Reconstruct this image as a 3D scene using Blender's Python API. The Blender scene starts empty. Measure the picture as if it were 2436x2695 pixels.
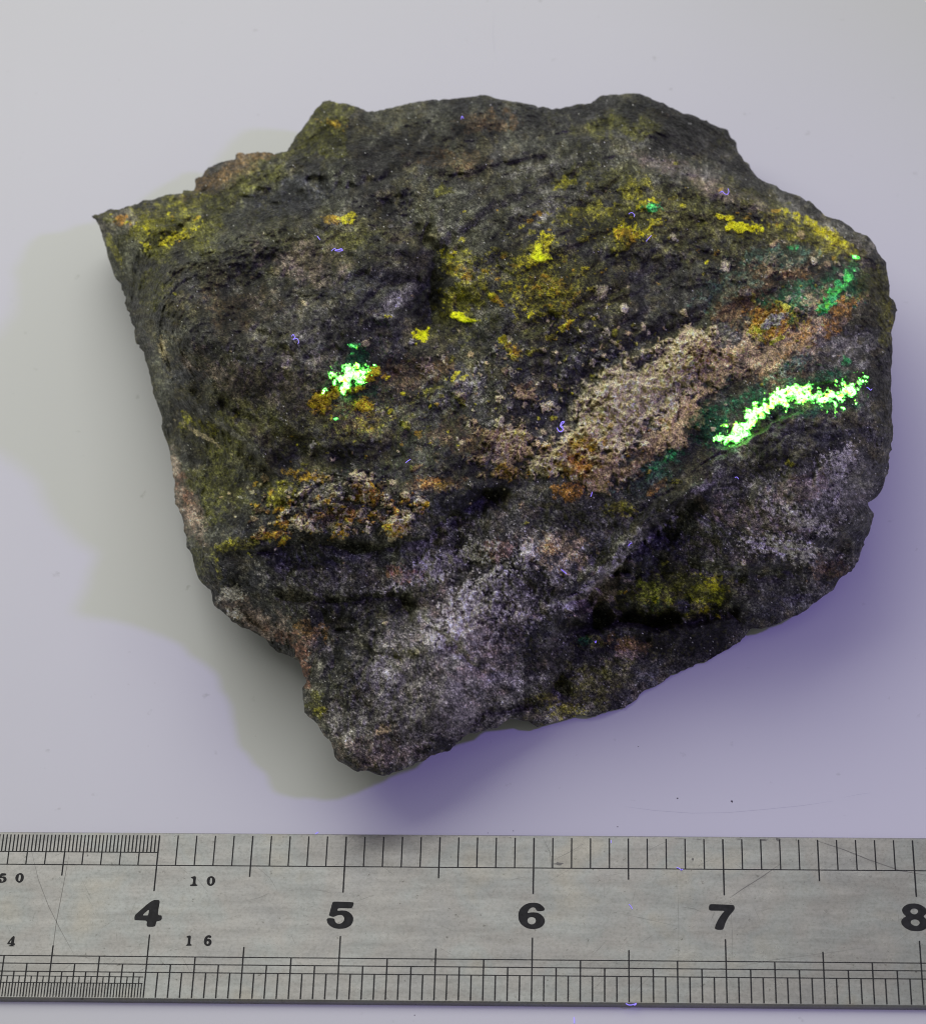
import bpy, math, random
import numpy as np
from mathutils import Vector, Euler
from mathutils.geometry import tessellate_polygon

SC = bpy.context.scene
COL = SC.collection
MM = 0.001
V2S = 2436 / 1822.0
# ------------------------------------------------------------------ camera
CAM = np.array([17.805, -213.591, 356.368])
ROT = (0.647164, 0.033791, 0.028100)
FPX = 8028.18
cd = bpy.data.cameras.new('camera')
cam = bpy.data.objects.new('camera', cd)
COL.objects.link(cam)
cam.location = CAM * MM
cam.rotation_euler = Euler(ROT, 'XYZ')
cd.sensor_fit = 'HORIZONTAL'
cd.sensor_width = 36
cd.lens = FPX / 2436 * 36
cd.clip_start = 0.02
cd.clip_end = 20
cd.dof.use_dof = True
cd.dof.focus_distance = 0.415
cd.dof.aperture_fstop = 52
SC.camera = cam
M3 = np.array(Euler(ROT, 'XYZ').to_matrix())

# ------------------------------------------------------------------ world and lamps
w = bpy.data.worlds.new('World')
SC.world = w
w.use_nodes = True
bg = w.node_tree.nodes['Background']
bg.inputs[0].default_value = (0.98, 1.0, 0.90, 1)
bg.inputs[1].default_value = 0.235
SC.view_settings.view_transform = 'Standard'
SC.view_settings.look = 'None'
SC.view_settings.exposure = 0
SC.view_settings.gamma = 1
SC.cycles.filter_width = 1.05


def aim(o, tgt):
    d = Vector(tgt) * MM - o.location
    o.rotation_euler = d.to_track_quat('-Z', 'Y').to_euler()


ld = bpy.data.lights.new('white_softbox', 'AREA')
ld.shape = 'RECTANGLE'
ld.size, ld.size_y = 0.56, 0.46
ld.energy = 1.44
ld.color = (0.985, 0.99, 0.955)
lo = bpy.data.objects.new('white_softbox', ld)
COL.objects.link(lo)
lo.location = Vector((-150, 295, 375)) * MM
aim(lo, (-10, 80, 0))

ud = bpy.data.lights.new('ultraviolet_torch', 'SPOT')
ud.energy = 1.6
ud.color = (0.31, 0.19, 1.0)
ud.shadow_soft_size = 0.013
ud.spot_size = math.radians(46)
ud.spot_blend = 1.0
uo = bpy.data.objects.new('ultraviolet_torch', ud)
COL.objects.link(uo)
uo.location = Vector((225, -45, 300)) * MM
aim(uo, (0, 62, 0))


# ------------------------------------------------------------------ helpers
def unproj(sx, sy, z):
    """source pixel + height above the table (mm) -> world point (mm)"""
    sx = np.asarray(sx, float); sy = np.asarray(sy, float); z = np.asarray(z, float)
    d = np.stack([(sx - 1218) / FPX, -(sy - 1347.5) / FPX, -np.ones_like(sx)], -1) @ M3.T
    t = (z - CAM[2]) / d[..., 2]
    return CAM + d * t[..., None]


def nodes(name):
    m = bpy.data.materials.new(name)
    m.use_nodes = True
    nt = m.node_tree
    return m, nt, nt.nodes['Principled BSDF']


def mesh_obj(name, verts, faces, mat, parent=None, smooth=False):
    me = bpy.data.meshes.new(name)
    me.from_pydata([tuple(v) for v in verts], [], faces)
    if smooth:
        me.polygons.foreach_set('use_smooth', [True] * len(me.polygons))
    me.materials.append(mat)
    me.update()
    o = bpy.data.objects.new(name, me)
    COL.objects.link(o)
    o.parent = parent
    return o


# ---- numpy value noise
_rng = np.random.default_rng(7)
_T3 = _rng.random((64, 64, 64)).astype(np.float32)
_T2 = _rng.random((256, 256)).astype(np.float32)


def vn2(x, y, s=0):
    x = x + s * 17.31; y = y + s * 9.73
    xi = np.floor(x).astype(int); yi = np.floor(y).astype(int)
    fx = x - xi; fy = y - yi
    fx = fx * fx * (3 - 2 * fx); fy = fy * fy * (3 - 2 * fy)
    a = _T2[xi & 255, yi & 255]; b = _T2[(xi + 1) & 255, yi & 255]
    c = _T2[xi & 255, (yi + 1) & 255]; d = _T2[(xi + 1) & 255, (yi + 1) & 255]
    return ((a + (b - a) * fx) * (1 - fy) + (c + (d - c) * fx) * fy) * 2 - 1


def fbm2(x, y, s=0, oc=4, gain=0.55):
    r = 0; a = 1; t = 0
    for i in range(oc):
        r = r + a * vn2(x, y, s + i * 3); t += a * 0.6
        x, y = 1.62 * x + 1.2 * y, -1.2 * x + 1.62 * y
        a *= gain
    return r / t


def vn3(x, y, z, s=0):
    x = x + s * 7.13; y = y + s * 3.71; z = z + s * 5.37
    xi = np.floor(x).astype(int); yi = np.floor(y).astype(int); zi = np.floor(z).astype(int)
    fx = x - xi; fy = y - yi; fz = z - zi
    fx = fx * fx * (3 - 2 * fx); fy = fy * fy * (3 - 2 * fy); fz = fz * fz * (3 - 2 * fz)
    x0 = xi & 63; x1 = (xi + 1) & 63; y0 = yi & 63; y1 = (yi + 1) & 63; z0 = zi & 63; z1 = (zi + 1) & 63
    c = lambda i, j, k: _T3[i, j, k]
    a0 = c(x0, y0, z0) * (1 - fx) + c(x1, y0, z0) * fx
    a1 = c(x0, y1, z0) * (1 - fx) + c(x1, y1, z0) * fx
    b0 = c(x0, y0, z1) * (1 - fx) + c(x1, y0, z1) * fx
    b1 = c(x0, y1, z1) * (1 - fx) + c(x1, y1, z1) * fx
    return ((a0 * (1 - fy) + a1 * fy) * (1 - fz) + (b0 * (1 - fy) + b1 * fy) * fz) * 2 - 1


def facets(x, y, z, size, s):
    """tilted broken plates: nearest jittered cell, its own height and slope"""
    x = x / size + s * 3.3; y = y / size + s * 1.7; z = z / size
    xi = np.floor(x).astype(int); yi = np.floor(y).astype(int); zi = np.floor(z).astype(int)
    best = np.full(x.shape, 9.0, np.float32); sec = best.copy(); val = np.zeros(x.shape, np.float32)
    for i in (-1, 0, 1):
        for j in (-1, 0, 1):
            for k in (-1, 0, 1):
                a, b, c = (xi + i), (yi + j), (zi + k)
                r1 = _T3[a & 63, b & 63, c & 63]; r2 = _T3[(a + 17) & 63, (b + 31) & 63, c & 63]; r3 = _T3[(a + 41) & 63, b & 63, (c + 23) & 63]
                ex = x - a - r1; ey = y - b - r2; ez = z - c - r3
                d = ex * ex + ey * ey + ez * ez
                m = d < best
                sec = np.where(m, best, np.minimum(sec, d))
                v = (r3 * 7.7 % 1 - .5) + (ex * (r2 * 5.1 % 1 - .5) + ey * (r1 * 9.3 % 1 - .5)) * 2.2
                val = np.where(m, v, val); best = np.where(m, d, best)
    return val, np.sqrt(sec) - np.sqrt(best)


def cells2(u, v, size, s):
    u = u / size; v = v / size + s * 2.9
    ui = np.floor(u).astype(int); vi = np.floor(v).astype(int)
    best = np.full(u.shape, 9.0, np.float32); val = np.zeros(u.shape, np.float32)
    for i in (-1, 0, 1):
        for j in (-1, 0, 1):
            a, b = ui + i, vi + j
            r1 = _T2[(a + s * 7) & 255, b & 255]; r2 = _T2[a & 255, (b + 97 + s) & 255]
            d = (u - a - r1) ** 2 + (v - b - r2) ** 2
            m = d < best
            val = np.where(m, r1 * 13.7 % 1, val); best = np.where(m, d, best)
    return val


def sstep(a, b, x):
    t = np.clip((x - a) / (b - a), 0, 1)
    return t * t * (3 - 2 * t)


# ------------------------------------------------------------------ table top
def make_table():
    m, nt, p = nodes('white_table')
    n = nt.nodes.new('ShaderNodeTexNoise'); n.inputs['Scale'].default_value = 9; n.inputs['Detail'].default_value = 5
    tc = nt.nodes.new('ShaderNodeTexCoord')
    nt.links.new(tc.outputs['Object'], n.inputs['Vector'])
    r = nt.nodes.new('ShaderNodeValToRGB')
    r.color_ramp.elements[0].position = 0.3; r.color_ramp.elements[0].color = (0.70, 0.70, 0.695, 1)
    r.color_ramp.elements[1].position = 0.7; r.color_ramp.elements[1].color = (0.735, 0.735, 0.73, 1)
    nt.links.new(n.outputs['Fac'], r.inputs['Fac'])
    n2 = nt.nodes.new('ShaderNodeTexNoise'); n2.inputs['Scale'].default_value = 420; n2.inputs['Detail'].default_value = 3
    nt.links.new(tc.outputs['Object'], n2.inputs['Vector'])
    r2 = nt.nodes.new('ShaderNodeValToRGB')
    r2.color_ramp.elements[0].position = 0.22; r2.color_ramp.elements[0].color = (0.80, 0.80, 0.78, 1)
    r2.color_ramp.elements[1].position = 0.30; r2.color_ramp.elements[1].color = (1, 1, 1, 1)
    nt.links.new(n2.outputs['Fac'], r2.inputs['Fac'])
    mx = nt.nodes.new('ShaderNodeMix'); mx.data_type = 'RGBA'; mx.blend_type = 'MULTIPLY'; mx.inputs[0].default_value = 1
    nt.links.new(r.outputs[0], mx.inputs[6]); nt.links.new(r2.outputs[0], mx.inputs[7])
    nt.links.new(mx.outputs[2], p.inputs['Base Color'])
    p.inputs['Roughness'].default_value = 0.42
    p.inputs['Specular IOR Level'].default_value = 0.3
    X, Y, T = 0.6, 0.5, 0.02
    vs = [(-X, -Y, 0), (X, -Y, 0), (X, Y, 0), (-X, Y, 0), (-X, -Y, -T), (X, -Y, -T), (X, Y, -T), (-X, Y, -T)]
    o = mesh_obj('table', vs, [(0, 1, 2, 3), (7, 6, 5, 4), (0, 4, 5, 1), (1, 5, 6, 2), (2, 6, 7, 3), (3, 7, 4, 0)], m)
    o['kind'] = 'structure'
    o['label'] = 'smooth matt white table top under the rock and the ruler'
    # grime specks and a hair-thin curved scratch on the white surface
    sm, snt, sp = nodes('grime'); sp.inputs['Base Color'].default_value = (0.12, 0.11, 0.12, 1); sp.inputs['Roughness'].default_value = 0.8
    rnd = random.Random(3)
    for (vx, vy, r_) in ((1440, 1578, 3.2), (1333, 1572, 2.0), (1215, 1628, 1.6), (1010, 1636, 1.2), (816, 1999, 1.5), (960, 1640, 1), (1256, 1470, 1.2)):
        if 1640 < vy < 1990: continue
        c = unproj(vx * V2S, vy * V2S, 0.0)
        rr = r_ / 14.7
        vs = [(0, 0, 0.06 * MM)]
        for k in range(9):
            a = k / 9 * math.tau; q = rr * rnd.uniform(.55, 1.1)
            vs.append((q * math.cos(a) * MM, q * math.sin(a) * MM, 0.008 * MM))
        s = mesh_obj('grime_speck', vs, [(0, k + 1, (k + 1) % 9 + 1) for k in range(9)], sm, o)
        s.location = (c[0] * MM, c[1] * MM, 0)
    cm, cnt, cp = nodes('scratch_in_white'); cp.inputs['Base Color'].default_value = (0.56, 0.56, 0.58, 1)
    for pl, wd in ((((1228, 1588), (1290, 1596), (1360, 1601), (1430, 1600), (1500, 1594), (1580, 1586), (1640, 1577)), .05), (((1660, 1570), (1690, 1564), (1712, 1561)), .05), (((972, 20), (970, 70), (975, 118)), .05)):
        strip_curve('scratch', [unproj(x * V2S, y * V2S, 0.01) for x, y in pl], wd, cm, o)
    return o


def strip_curve(name, pts, width, mat, parent):
    pts = np.array(pts); vs = []
    for i, p_ in enumerate(pts):
        d = pts[min(i + 1, len(pts) - 1)] - pts[max(i - 1, 0)]
        n = np.array([-d[1], d[0], 0]); n /= np.linalg.norm(n) + 1e-9
        ww = width * (0.35 if i in (0, len(pts) - 1) else 1)
        vs += [(p_ + n * ww / 2) * MM, (p_ - n * ww / 2) * MM]
    fs = [(2 * i, 2 * i + 1, 2 * i + 3, 2 * i + 2) for i in range(len(pts) - 1)]
    return mesh_obj(name, vs, fs, mat, parent)


# ------------------------------------------------------------------ steel ruler
def ruler_material():
    m, nt, p = nodes('worn_steel')
    L = nt.links.new
    tc = nt.nodes.new('ShaderNodeTexCoord')

    def noise(sc, det, rough=0.5, stretch=None):
        n = nt.nodes.new('ShaderNodeTexNoise'); n.inputs['Scale'].default_value = sc
        n.inputs['Detail'].default_value = det; n.inputs['Roughness'].default_value = rough
        if stretch:
            mp = nt.nodes.new('ShaderNodeMapping'); mp.inputs['Scale'].default_value = stretch
            mp.inputs['Rotation'].default_value = (0, 0, 0.35)
            L(tc.outputs['Object'], mp.inputs[0]); L(mp.outputs[0], n.inputs['Vector'])
        else:
            L(tc.outputs['Object'], n.inputs['Vector'])
        return n

    def ramp(src, stops):
        r = nt.nodes.new('ShaderNodeValToRGB'); e = r.color_ramp.elements
        while len(e) < len(stops): e.new(0.5)
        for k, (ps, c) in enumerate(stops):
            e[k].position = ps; e[k].color = (*c, 1)
        L(src, r.inputs['Fac']); return r

    def mul(a, b):
        x = nt.nodes.new('ShaderNodeMix'); x.data_type = 'RGBA'; x.blend_type = 'MULTIPLY'; x.inputs[0].default_value = 1
        L(a, x.inputs[6]); L(b, x.inputs[7]); return x.outputs[2]
    big = ramp(noise(95, 4).outputs['Fac'], [(0.32, (0.255, 0.252, 0.243)), (0.46, (0.27, 0.26, 0.243)), (0.56, (0.262, 0.267, 0.255)), (0.68, (0.282, 0.268, 0.236))])
    fine = ramp(noise(2600, 3, .7).outputs['Fac'], [(0.28, (0.78, 0.78, 0.77)), (0.5, (0.97, 0.97, 0.97)), (0.75, (1.08, 1.08, 1.08))])
    pit = ramp(noise(900, 5, .75).outputs['Fac'], [(0.30, (0.42, 0.41, 0.38)), (0.37, (1, 1, 1))])
    smear = ramp(noise(60, 8, .7, (1, 9, 1)).outputs['Fac'], [(0.35, (0.84, 0.84, 0.83)), (0.62, (1.08, 1.08, 1.07))])
    c = mul(mul(mul(big.outputs[0], fine.outputs[0]), pit.outputs[0]), smear.outputs[0])
    L(c, p.inputs['Base Color'])
    p.inputs['Metallic'].default_value = 0.6
    rr = nt.nodes.new('ShaderNodeMapRange'); rr.inputs[3].default_value = 0.22; rr.inputs[4].default_value = 0.38
    L(noise(300, 6).outputs['Fac'], rr.inputs[0]); L(rr.outputs[0], p.inputs['Roughness'])
    b = nt.nodes.new('ShaderNodeBump'); b.inputs['Strength'].default_value = 0.35; b.inputs['Distance'].default_value = 0.00003
    L(noise(2200, 4, .7, (1, 2.5, 1)).outputs['Fac'], b.inputs['Height']); L(b.outputs[0], p.inputs['Normal'])
    return m


def chaikin(pts, n=2):
    pts = np.array(pts, float)
    for _ in range(n):
        q = np.roll(pts, -1, 0)
        pts = np.stack([pts * .75 + q * .25, pts * .25 + q * .75], 1).reshape(-1, 2)
    return pts


ZT = 1.0     # top of the blade (mm)
IX = lambda inch: (inch - 5.63) * 25.4


def glyph(name, loops, org, k, mat, parent, label=None, it=2):
    polys = []
    for lp in loops:
        a = chaikin(lp, it)
        P = unproj(org[0] + a[:, 0] * k, org[1] + a[:, 1] * k, np.full(len(a), ZT + 0.02))
        polys.append([Vector(v) for v in P])
    tris = tessellate_polygon(polys)
    vs = [v * MM for pl in polys for v in pl]
    cen = sum(vs, Vector()) / len(vs); cen.z = 0
    o = mesh_obj(name, [v - cen for v in vs], [tuple(t) for t in tris], mat, parent)
    # make the print face up
    me = o.data
    for f in me.polygons:
        if f.normal.z < 0: f.flip()
    o.location = cen
    if label: o['label'] = label
    return o


def make_ruler():
    root = bpy.data.objects.new('steel_ruler', None); COL.objects.link(root)
    root['label'] = 'worn steel ruler with black inch marks and numerals 4 to 8 lying below the rock'
    root['category'] = 'ruler'
    st = ruler_material()
    x0, x1, y0, y1, c = IX(0), IX(12), -25.4, 0.0, 0.18
    prof = [(y0, 0.02), (y0, ZT - c * 1.4), (y0 + c, ZT), (y1 - c, ZT), (y1, ZT - c), (y1, 0.02)]
    vs = [(x * MM, y * MM, z * MM) for x in (x0, x1) for (y, z) in prof]
    n = len(prof)
    fs = [(i, (i + 1) % n, (i + 1) % n + n, i + n)[::-1] for i in range(n)] + [tuple(range(n)), tuple(range(2 * n - 1, n - 1, -1))]
    mesh_obj('blade', vs, fs, st, root)
    ink, nt, p = nodes('black_etch')
    tn = nt.nodes.new('ShaderNodeTexNoise'); tn.inputs['Scale'].default_value = 1500; tn.inputs['Detail'].default_value = 4
    tco = nt.nodes.new('ShaderNodeTexCoord'); nt.links.new(tco.outputs['Object'], tn.inputs['Vector'])
    rp = nt.nodes.new('ShaderNodeValToRGB'); rp.color_ramp.elements[0].position = .3; rp.color_ramp.elements[0].color = (.010, .010, .009, 1)
    rp.color_ramp.elements[1].position = .75; rp.color_ramp.elements[1].color = (.028, .028, .027, 1)
    nt.links.new(tn.outputs['Fac'], rp.inputs[0]); nt.links.new(rp.outputs[0], p.inputs['Base Color'])
    p.inputs['Roughness'].default_value = 0.6
    p.inputs['Specular IOR Level'].default_value = 0.25
    cache = {}

    def tick(inch, ya, yb, wd=0.19):
        key = (round(ya, 2), round(yb, 2), wd)
        if key not in cache:
            h = wd / 2; b = wd * .35; zz = ZT + 0.012
            lo_, hi = min(ya, yb), max(ya, yb)
            pts = [(-h * .6, lo_), (h * .6, lo_), (h, lo_ + b), (h, hi - b), (h * .6, hi), (-h * .6, hi), (-h, hi - b), (-h, lo_ + b)]
            me = bpy.data.meshes.new('tick_mark')
            me.from_pydata([(a * MM, b2 * MM, zz * MM) for a, b2 in pts], [], [tuple(range(8))])
            me.materials.append(ink); cache[key] = me
        o = bpy.data.objects.new('tick_mark', cache[key]); COL.objects.link(o)
        o.parent = root; o.location = (IX(inch) * MM, 0, 0)
        return o
    A, B, HE, IE, TT = -3.16, -5.16, -6.87, -9.17, -0.47
    C, D, E, F, G, BT, IS, HS = -19.07, -20.21, -21.41, -22.10, -23.07, -25.16, -15.75, -17.5
    # upper scale: fiftieths left of 4, tenths right of it
    for k in range(155, 200):
        i = k / 50
        if k % 5: tick(i, TT, A, .19)
    for k in range(31, 83):
        i = k / 10
        if k % 10 == 0: tick(i, TT, IE, .21)
        elif k % 5 == 0: tick(i, TT, HE, .2)
        else: tick(i, TT, B, .18)
    # lower scale: sixty-fourths left of 4, sixteenths right of it
    for k in range(199, 256):
        i = k / 64
        if k % 32 == 0 or k % 16 == 0 or k % 8 == 0 or k % 4 == 0: continue
        tick(i, F if k % 2 == 0 else G, BT, .165)
    for k in range(50, 132):
        i = k / 16
        if k % 16 == 0: a = IS
        elif k % 8 == 0: a = HS
        elif k % 4 == 0: a = C
        elif k % 2 == 0: a = D
        else: a = E
        tick(i, a, BT, .2)

    def hline(y, ia, ib, wd=.15):
        zz = ZT + 0.008
        xa, xb = IX(ia), IX(ib)
        vs = [(xa, y - wd / 2, zz), (xb, y - wd / 2, zz), (xb, y + wd / 2, zz), (xa, y + wd / 2, zz)]
        mesh_obj('guide_line', [np.array(v) * MM for v in vs], [(0, 1, 2, 3)], ink, root)
    hline(A, 3.1, 4); hline(B, 3.1, 8.2); hline(C, 3.1, 8.2); hline(D, 3.1, 8.2); hline(E, 3.1, 8.2); hline(F, 3.1, 3.99, .13); hline(G, 3.1, 3.99, .13)
    k = 120 / 1822
    glyph('numeral', [[(920, 283), (1180, 288), (1212, 320), (1222, 375), (1195, 520), (1165, 700), (1140, 895), (1270, 905), (1300, 925), (1312, 985), (1300, 1055), (1265, 1110), (1110, 1140), (1085, 1160), (1060, 1260), (1035, 1360), (740, 1365), (700, 1320), (693, 1285), (708, 1180), (690, 1130), (650, 1110), (235, 1100), (207, 1070), (210, 950), (235, 890), (330, 800)],
                      [(795, 660), (780, 770), (765, 870), (740, 908), (640, 908), (530, 908), (600, 820)]], (340, 2350), k, ink, root, 'large black 4')
    glyph('numeral', [[(535, 372), (620, 350), (960, 363), (1340, 375), (1385, 415), (1355, 520), (1300, 612), (1250, 626), (1000, 617), (770, 612), (730, 655), (728, 705), (760, 722), (850, 708), (1000, 708), (1130, 740), (1250, 820), (1335, 920), (1365, 1050), (1340, 1180), (1265, 1305), (1130, 1390), (950, 1438), (780, 1445), (600, 1420), (450, 1347), (345, 1245), (298, 1130), (298, 1050), (345, 1017), (470, 1012), (590, 1032), (620, 1080), (635, 1160), (690, 1220), (780, 1245), (880, 1222), (960, 1160), (1000, 1060), (985, 980), (930, 905), (850, 883), (740, 898), (640, 940), (560, 965), (460, 945), (380, 905), (400, 840), (460, 620), (510, 440)]], (840, 2350), k, ink, root, 'large black 5')
    glyph('numeral', [[(960, 398), (1100, 408), (1230, 455), (1345, 545), (1405, 620), (1415, 660), (1385, 712), (1300, 738), (1180, 742), (1100, 724), (1065, 680), (1040, 622), (990, 588), (930, 583), (850, 610), (780, 680), (735, 760), (722, 812), (800, 795), (950, 783), (1120, 796), (1255, 865), (1355, 955), (1415, 1065), (1420, 1160), (1385, 1265), (1290, 1365), (1160, 1428), (960, 1460), (780, 1440), (615, 1375), (475, 1272), (385, 1130), (350, 980), (360, 820), (405, 680), (497, 567), (618, 476), (770, 415)],
                      [(880, 970), (970, 985), (1040, 1040), (1060, 1120), (1030, 1200), (960, 1255), (880, 1270), (790, 1240), (735, 1180), (718, 1110), (745, 1030), (800, 985)]], (1340, 2350), k, ink, root, 'large black 6')
    glyph('numeral', [[(270, 462), (400, 455), (800, 472), (1200, 487), (1245, 530), (1258, 640), (1213, 722), (1103, 843), (1003, 973), (923, 1130), (863, 1270), (823, 1410), (770, 1490), (540, 1483), (455, 1433), (476, 1330), (548, 1158), (650, 980), (760, 830), (845, 738), (820, 722), (600, 718), (300, 715), (238, 692), (220, 640), (232, 500)]], (1850, 2350), k, ink, root, 'large black 7')
    glyph('numeral', [[(960, 365), (1150, 385), (1350, 445), (1535, 565), (1645, 680), (1695, 790), (1645, 900), (1540, 990), (1475, 1060), (1560, 1140), (1685, 1250), (1735, 1400), (1705, 1560), (1625, 1695), (1480, 1785), (1300, 1838), (1100, 1846), (900, 1830), (700, 1775), (515, 1673), (375, 1553), (303, 1430), (293, 1310), (345, 1195), (450, 1115), (565, 1052), (480, 990), (385, 880), (333, 740), (365, 617), (467, 505), (620, 415), (780, 380)],
                      [(990, 635), (1090, 650), (1170, 710), (1195, 790), (1160, 880), (1080, 935), (990, 950), (890, 925), (810, 860), (780, 790), (810, 710), (890, 650)],
                      [(1040, 1215), (1160, 1240), (1250, 1310), (1285, 1400), (1250, 1490), (1160, 1550), (1060, 1565), (940, 1530), (840, 1460), (800, 1380), (820, 1290), (910, 1230)]], (2356, 2360), 80 / 1613, ink, root, 'large black 8')
    zero = [[(1190, 178), (1310, 198), (1403, 288), (1440, 430), (1413, 580), (1323, 705), (1210, 770), (1110, 770), (998, 702), (927, 590), (910, 480), (947, 350), (1048, 238)], [(1190, 278), (1245, 310), (1245, 450), (1220, 600), (1170, 672), (1110, 650), (1095, 570), (1120, 400), (1150, 300)]]
    glyph('small_digit', [[(60, 188), (370, 212), (388, 240), (357, 322), (200, 347), (130, 355), (95, 375), (100, 395), (200, 383), (300, 400), (385, 480), (400, 570), (362, 682), (250, 748), (120, 778), (-30, 768), (-130, 700), (-170, 600), (-100, 530), (40, 540), (105, 600), (80, 690), (140, 700), (205, 610), (215, 530), (150, 480), (60, 480), (-20, 500), (-40, 460), (0, 300)]], (0, 2290), 80 / 1822, ink, root, 'small black 5')
    glyph('small_digit', zero, (0, 2290), 80 / 1822, ink, root, 'small black 0')
    glyph('small_digit', [[(225, 342), (320, 318), (400, 293), (465, 328), (473, 400), (453, 540), (457, 692), (535, 700), (552, 732), (512, 775), (198, 777), (170, 740), (208, 698), (300, 690), (320, 550), (330, 440), (290, 402), (230, 382)]], (490, 2290), 100 / 1822, ink, root, 'small black 1')
    glyph('small_digit', [[(1200, 293), (1292, 318), (1375, 400), (1400, 520), (1363, 642), (1280, 733), (1170, 774), (1078, 752), (1007, 672), (977, 550), (998, 418), (1080, 328)], [(1190, 372), (1237, 410), (1242, 520), (1227, 632), (1170, 698), (1130, 642), (1127, 520), (1150, 418)]], (490, 2290), 100 / 1822, ink, root, 'small black 0')
    glyph('small_digit', [[(368, 283), (450, 243), (540, 228), (592, 258), (588, 350), (568, 480), (562, 622), (582, 655), (635, 670), (624, 717), (500, 724), (355, 723), (350, 690), (398, 660), (430, 622), (440, 480), (445, 380), (430, 332), (388, 312)]], (470, 2450), 100 / 1822, ink, root, 'small black 1')
    glyph('small_digit', [[(1450, 208), (1542, 228), (1578, 280), (1562, 332), (1510, 353), (1460, 333), (1420, 320), (1378, 378), (1370, 402), (1430, 383), (1512, 408), (1573, 470), (1588, 560), (1552, 662), (1462, 738), (1350, 743), (1257, 682), (1205, 580), (1205, 500), (1237, 370), (1308, 268), (1380, 222)], [(1400, 490), (1445, 530), (1435, 600), (1395, 650), (1355, 630), (1340, 570), (1360, 510)]], (470, 2450), 100 / 1822, ink, root, 'small black 6')
    glyph('small_digit', [[(73, 1186), (130, 1113), (153, 1113), (149, 1150), (142, 1186), (158, 1190), (152, 1204), (139, 1205), (137, 1210), (151, 1211), (149, 1218), (90, 1218), (88, 1210), (108, 1206), (112, 1198), (75, 1197)], [(120, 1146), (95, 1184), (112, 1184)]], (0, 2180), 420 / 1644, ink, root, 'small black 4', it=1)
    # scratches in the steel, traced in source pixels
    sm, snt, sp = nodes('scratched_steel'); sp.inputs['Base Color'].default_value = (0.16, 0.155, 0.14, 1); sp.inputs['Roughness'].default_value = .5; sp.inputs['Metallic'].default_value = .6
    z1 = lambda x, y: (x * .6696, 2150 + y * .6696)
    z2 = lambda x, y: (1216 + x * .6696, 2150 + y * .6696)
    S = [([z1(272, 145), z1(250, 265), z1(222, 410), z1(205, 540), z1(192, 640)], .06), ([z1(125, 140), z1(150, 245), z1(190, 350), z1(235, 440), z1(295, 550)], .05),
         ([z2(1395, 95), z2(1500, 130), z2(1600, 170), z2(1720, 212), z2(1822, 230)], .09), ([z2(1050, 320), z2(1100, 285), z2(1180, 235), z2(1250, 185)], .08),
         ([z2(1055, 330), z2(1060, 450), z2(1062, 560)], .035), ([z2(845, 215), z2(850, 420), z2(850, 620)], .03), ([z2(560, 210), z2(556, 330)], .03),
         ([z1(970, 330), z1(1020, 318), z1(1060, 300)], .04), ([z1(25, 428), z1(68, 425)], .05), ([z1(28, 430), z1(45, 462)], .05), ([z2(320, 90), z2(345, 140), z2(350, 200)], .05),
         ([z2(340, 180), z2(420, 140), z2(480, 105)], .04), ([z2(860, 355), z2(910, 362), z2(940, 375)], .05), ([z2(620, 380), z2(720, 402), z2(850, 432)], .03),
         ([z1(700, 190), z1(740, 225)], .05), ([z1(1000, 190), z1(1060, 240), z1(1090, 290)], .035), ([z2(1080, 590), z2(1240, 560), z2(1440, 535), z2(1600, 512)], .03), ([z1(590, 150), z1(650, 170)], .05)]
    rnd = random.Random(5)
    for _ in range(60):
        x = rnd.uniform(5, 2420); y = rnd.uniform(2215, 2620); L_ = rnd.uniform(8, 60); a = rnd.gauss(-.45, .5) if rnd.random() < .6 else rnd.uniform(0, 3.1)
        S.append(([(x, y), (x + L_ * .5 * math.cos(a), y + L_ * .5 * math.sin(a) + rnd.uniform(-1, 1)), (x + L_ * math.cos(a), y + L_ * math.sin(a))], rnd.uniform(.014, .035)))
    for pl, wd in S:
        pl = [q for q in pl if 2196 < q[1] < 2630]
        if len(pl) < 2: continue
        strip_curve('scratch', [unproj(a, b, ZT + .004) for a, b in pl], wd * 1.5, sm, root)
    # dark scuffs along the upper edge near 7
    for (x, y, a, b) in ((860, 87, 30, 1.6), (925, 88, 22, 1.8), (1085, 88, 14, 2.5), (1183, 92, 22, 4), (1242, 89, 14, 7), (377, 185, 22, 6), (905, 168, 8, 6), (345, 152, 4, 4)):
        if (x, y) == (345, 152): c = unproj(*z1(x, y), ZT)
        else: c = unproj(*z2(x, y), ZT)
        ha, hb = a * .6696 / 19.7 / 1, b * .6696 / 15.5
        vs = []
        for k_ in range(14):
            t = k_ / 14 * math.tau; q = rnd.uniform(.5, 1.1)
            vs.append(((c[0] + ha * q * math.cos(t)) * MM, (c[1] + hb * q * math.sin(t)) * MM, (ZT + .006) * MM))
        mesh_obj('scuff', vs, [tuple(range(14))], sm, root)
    return root


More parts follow.
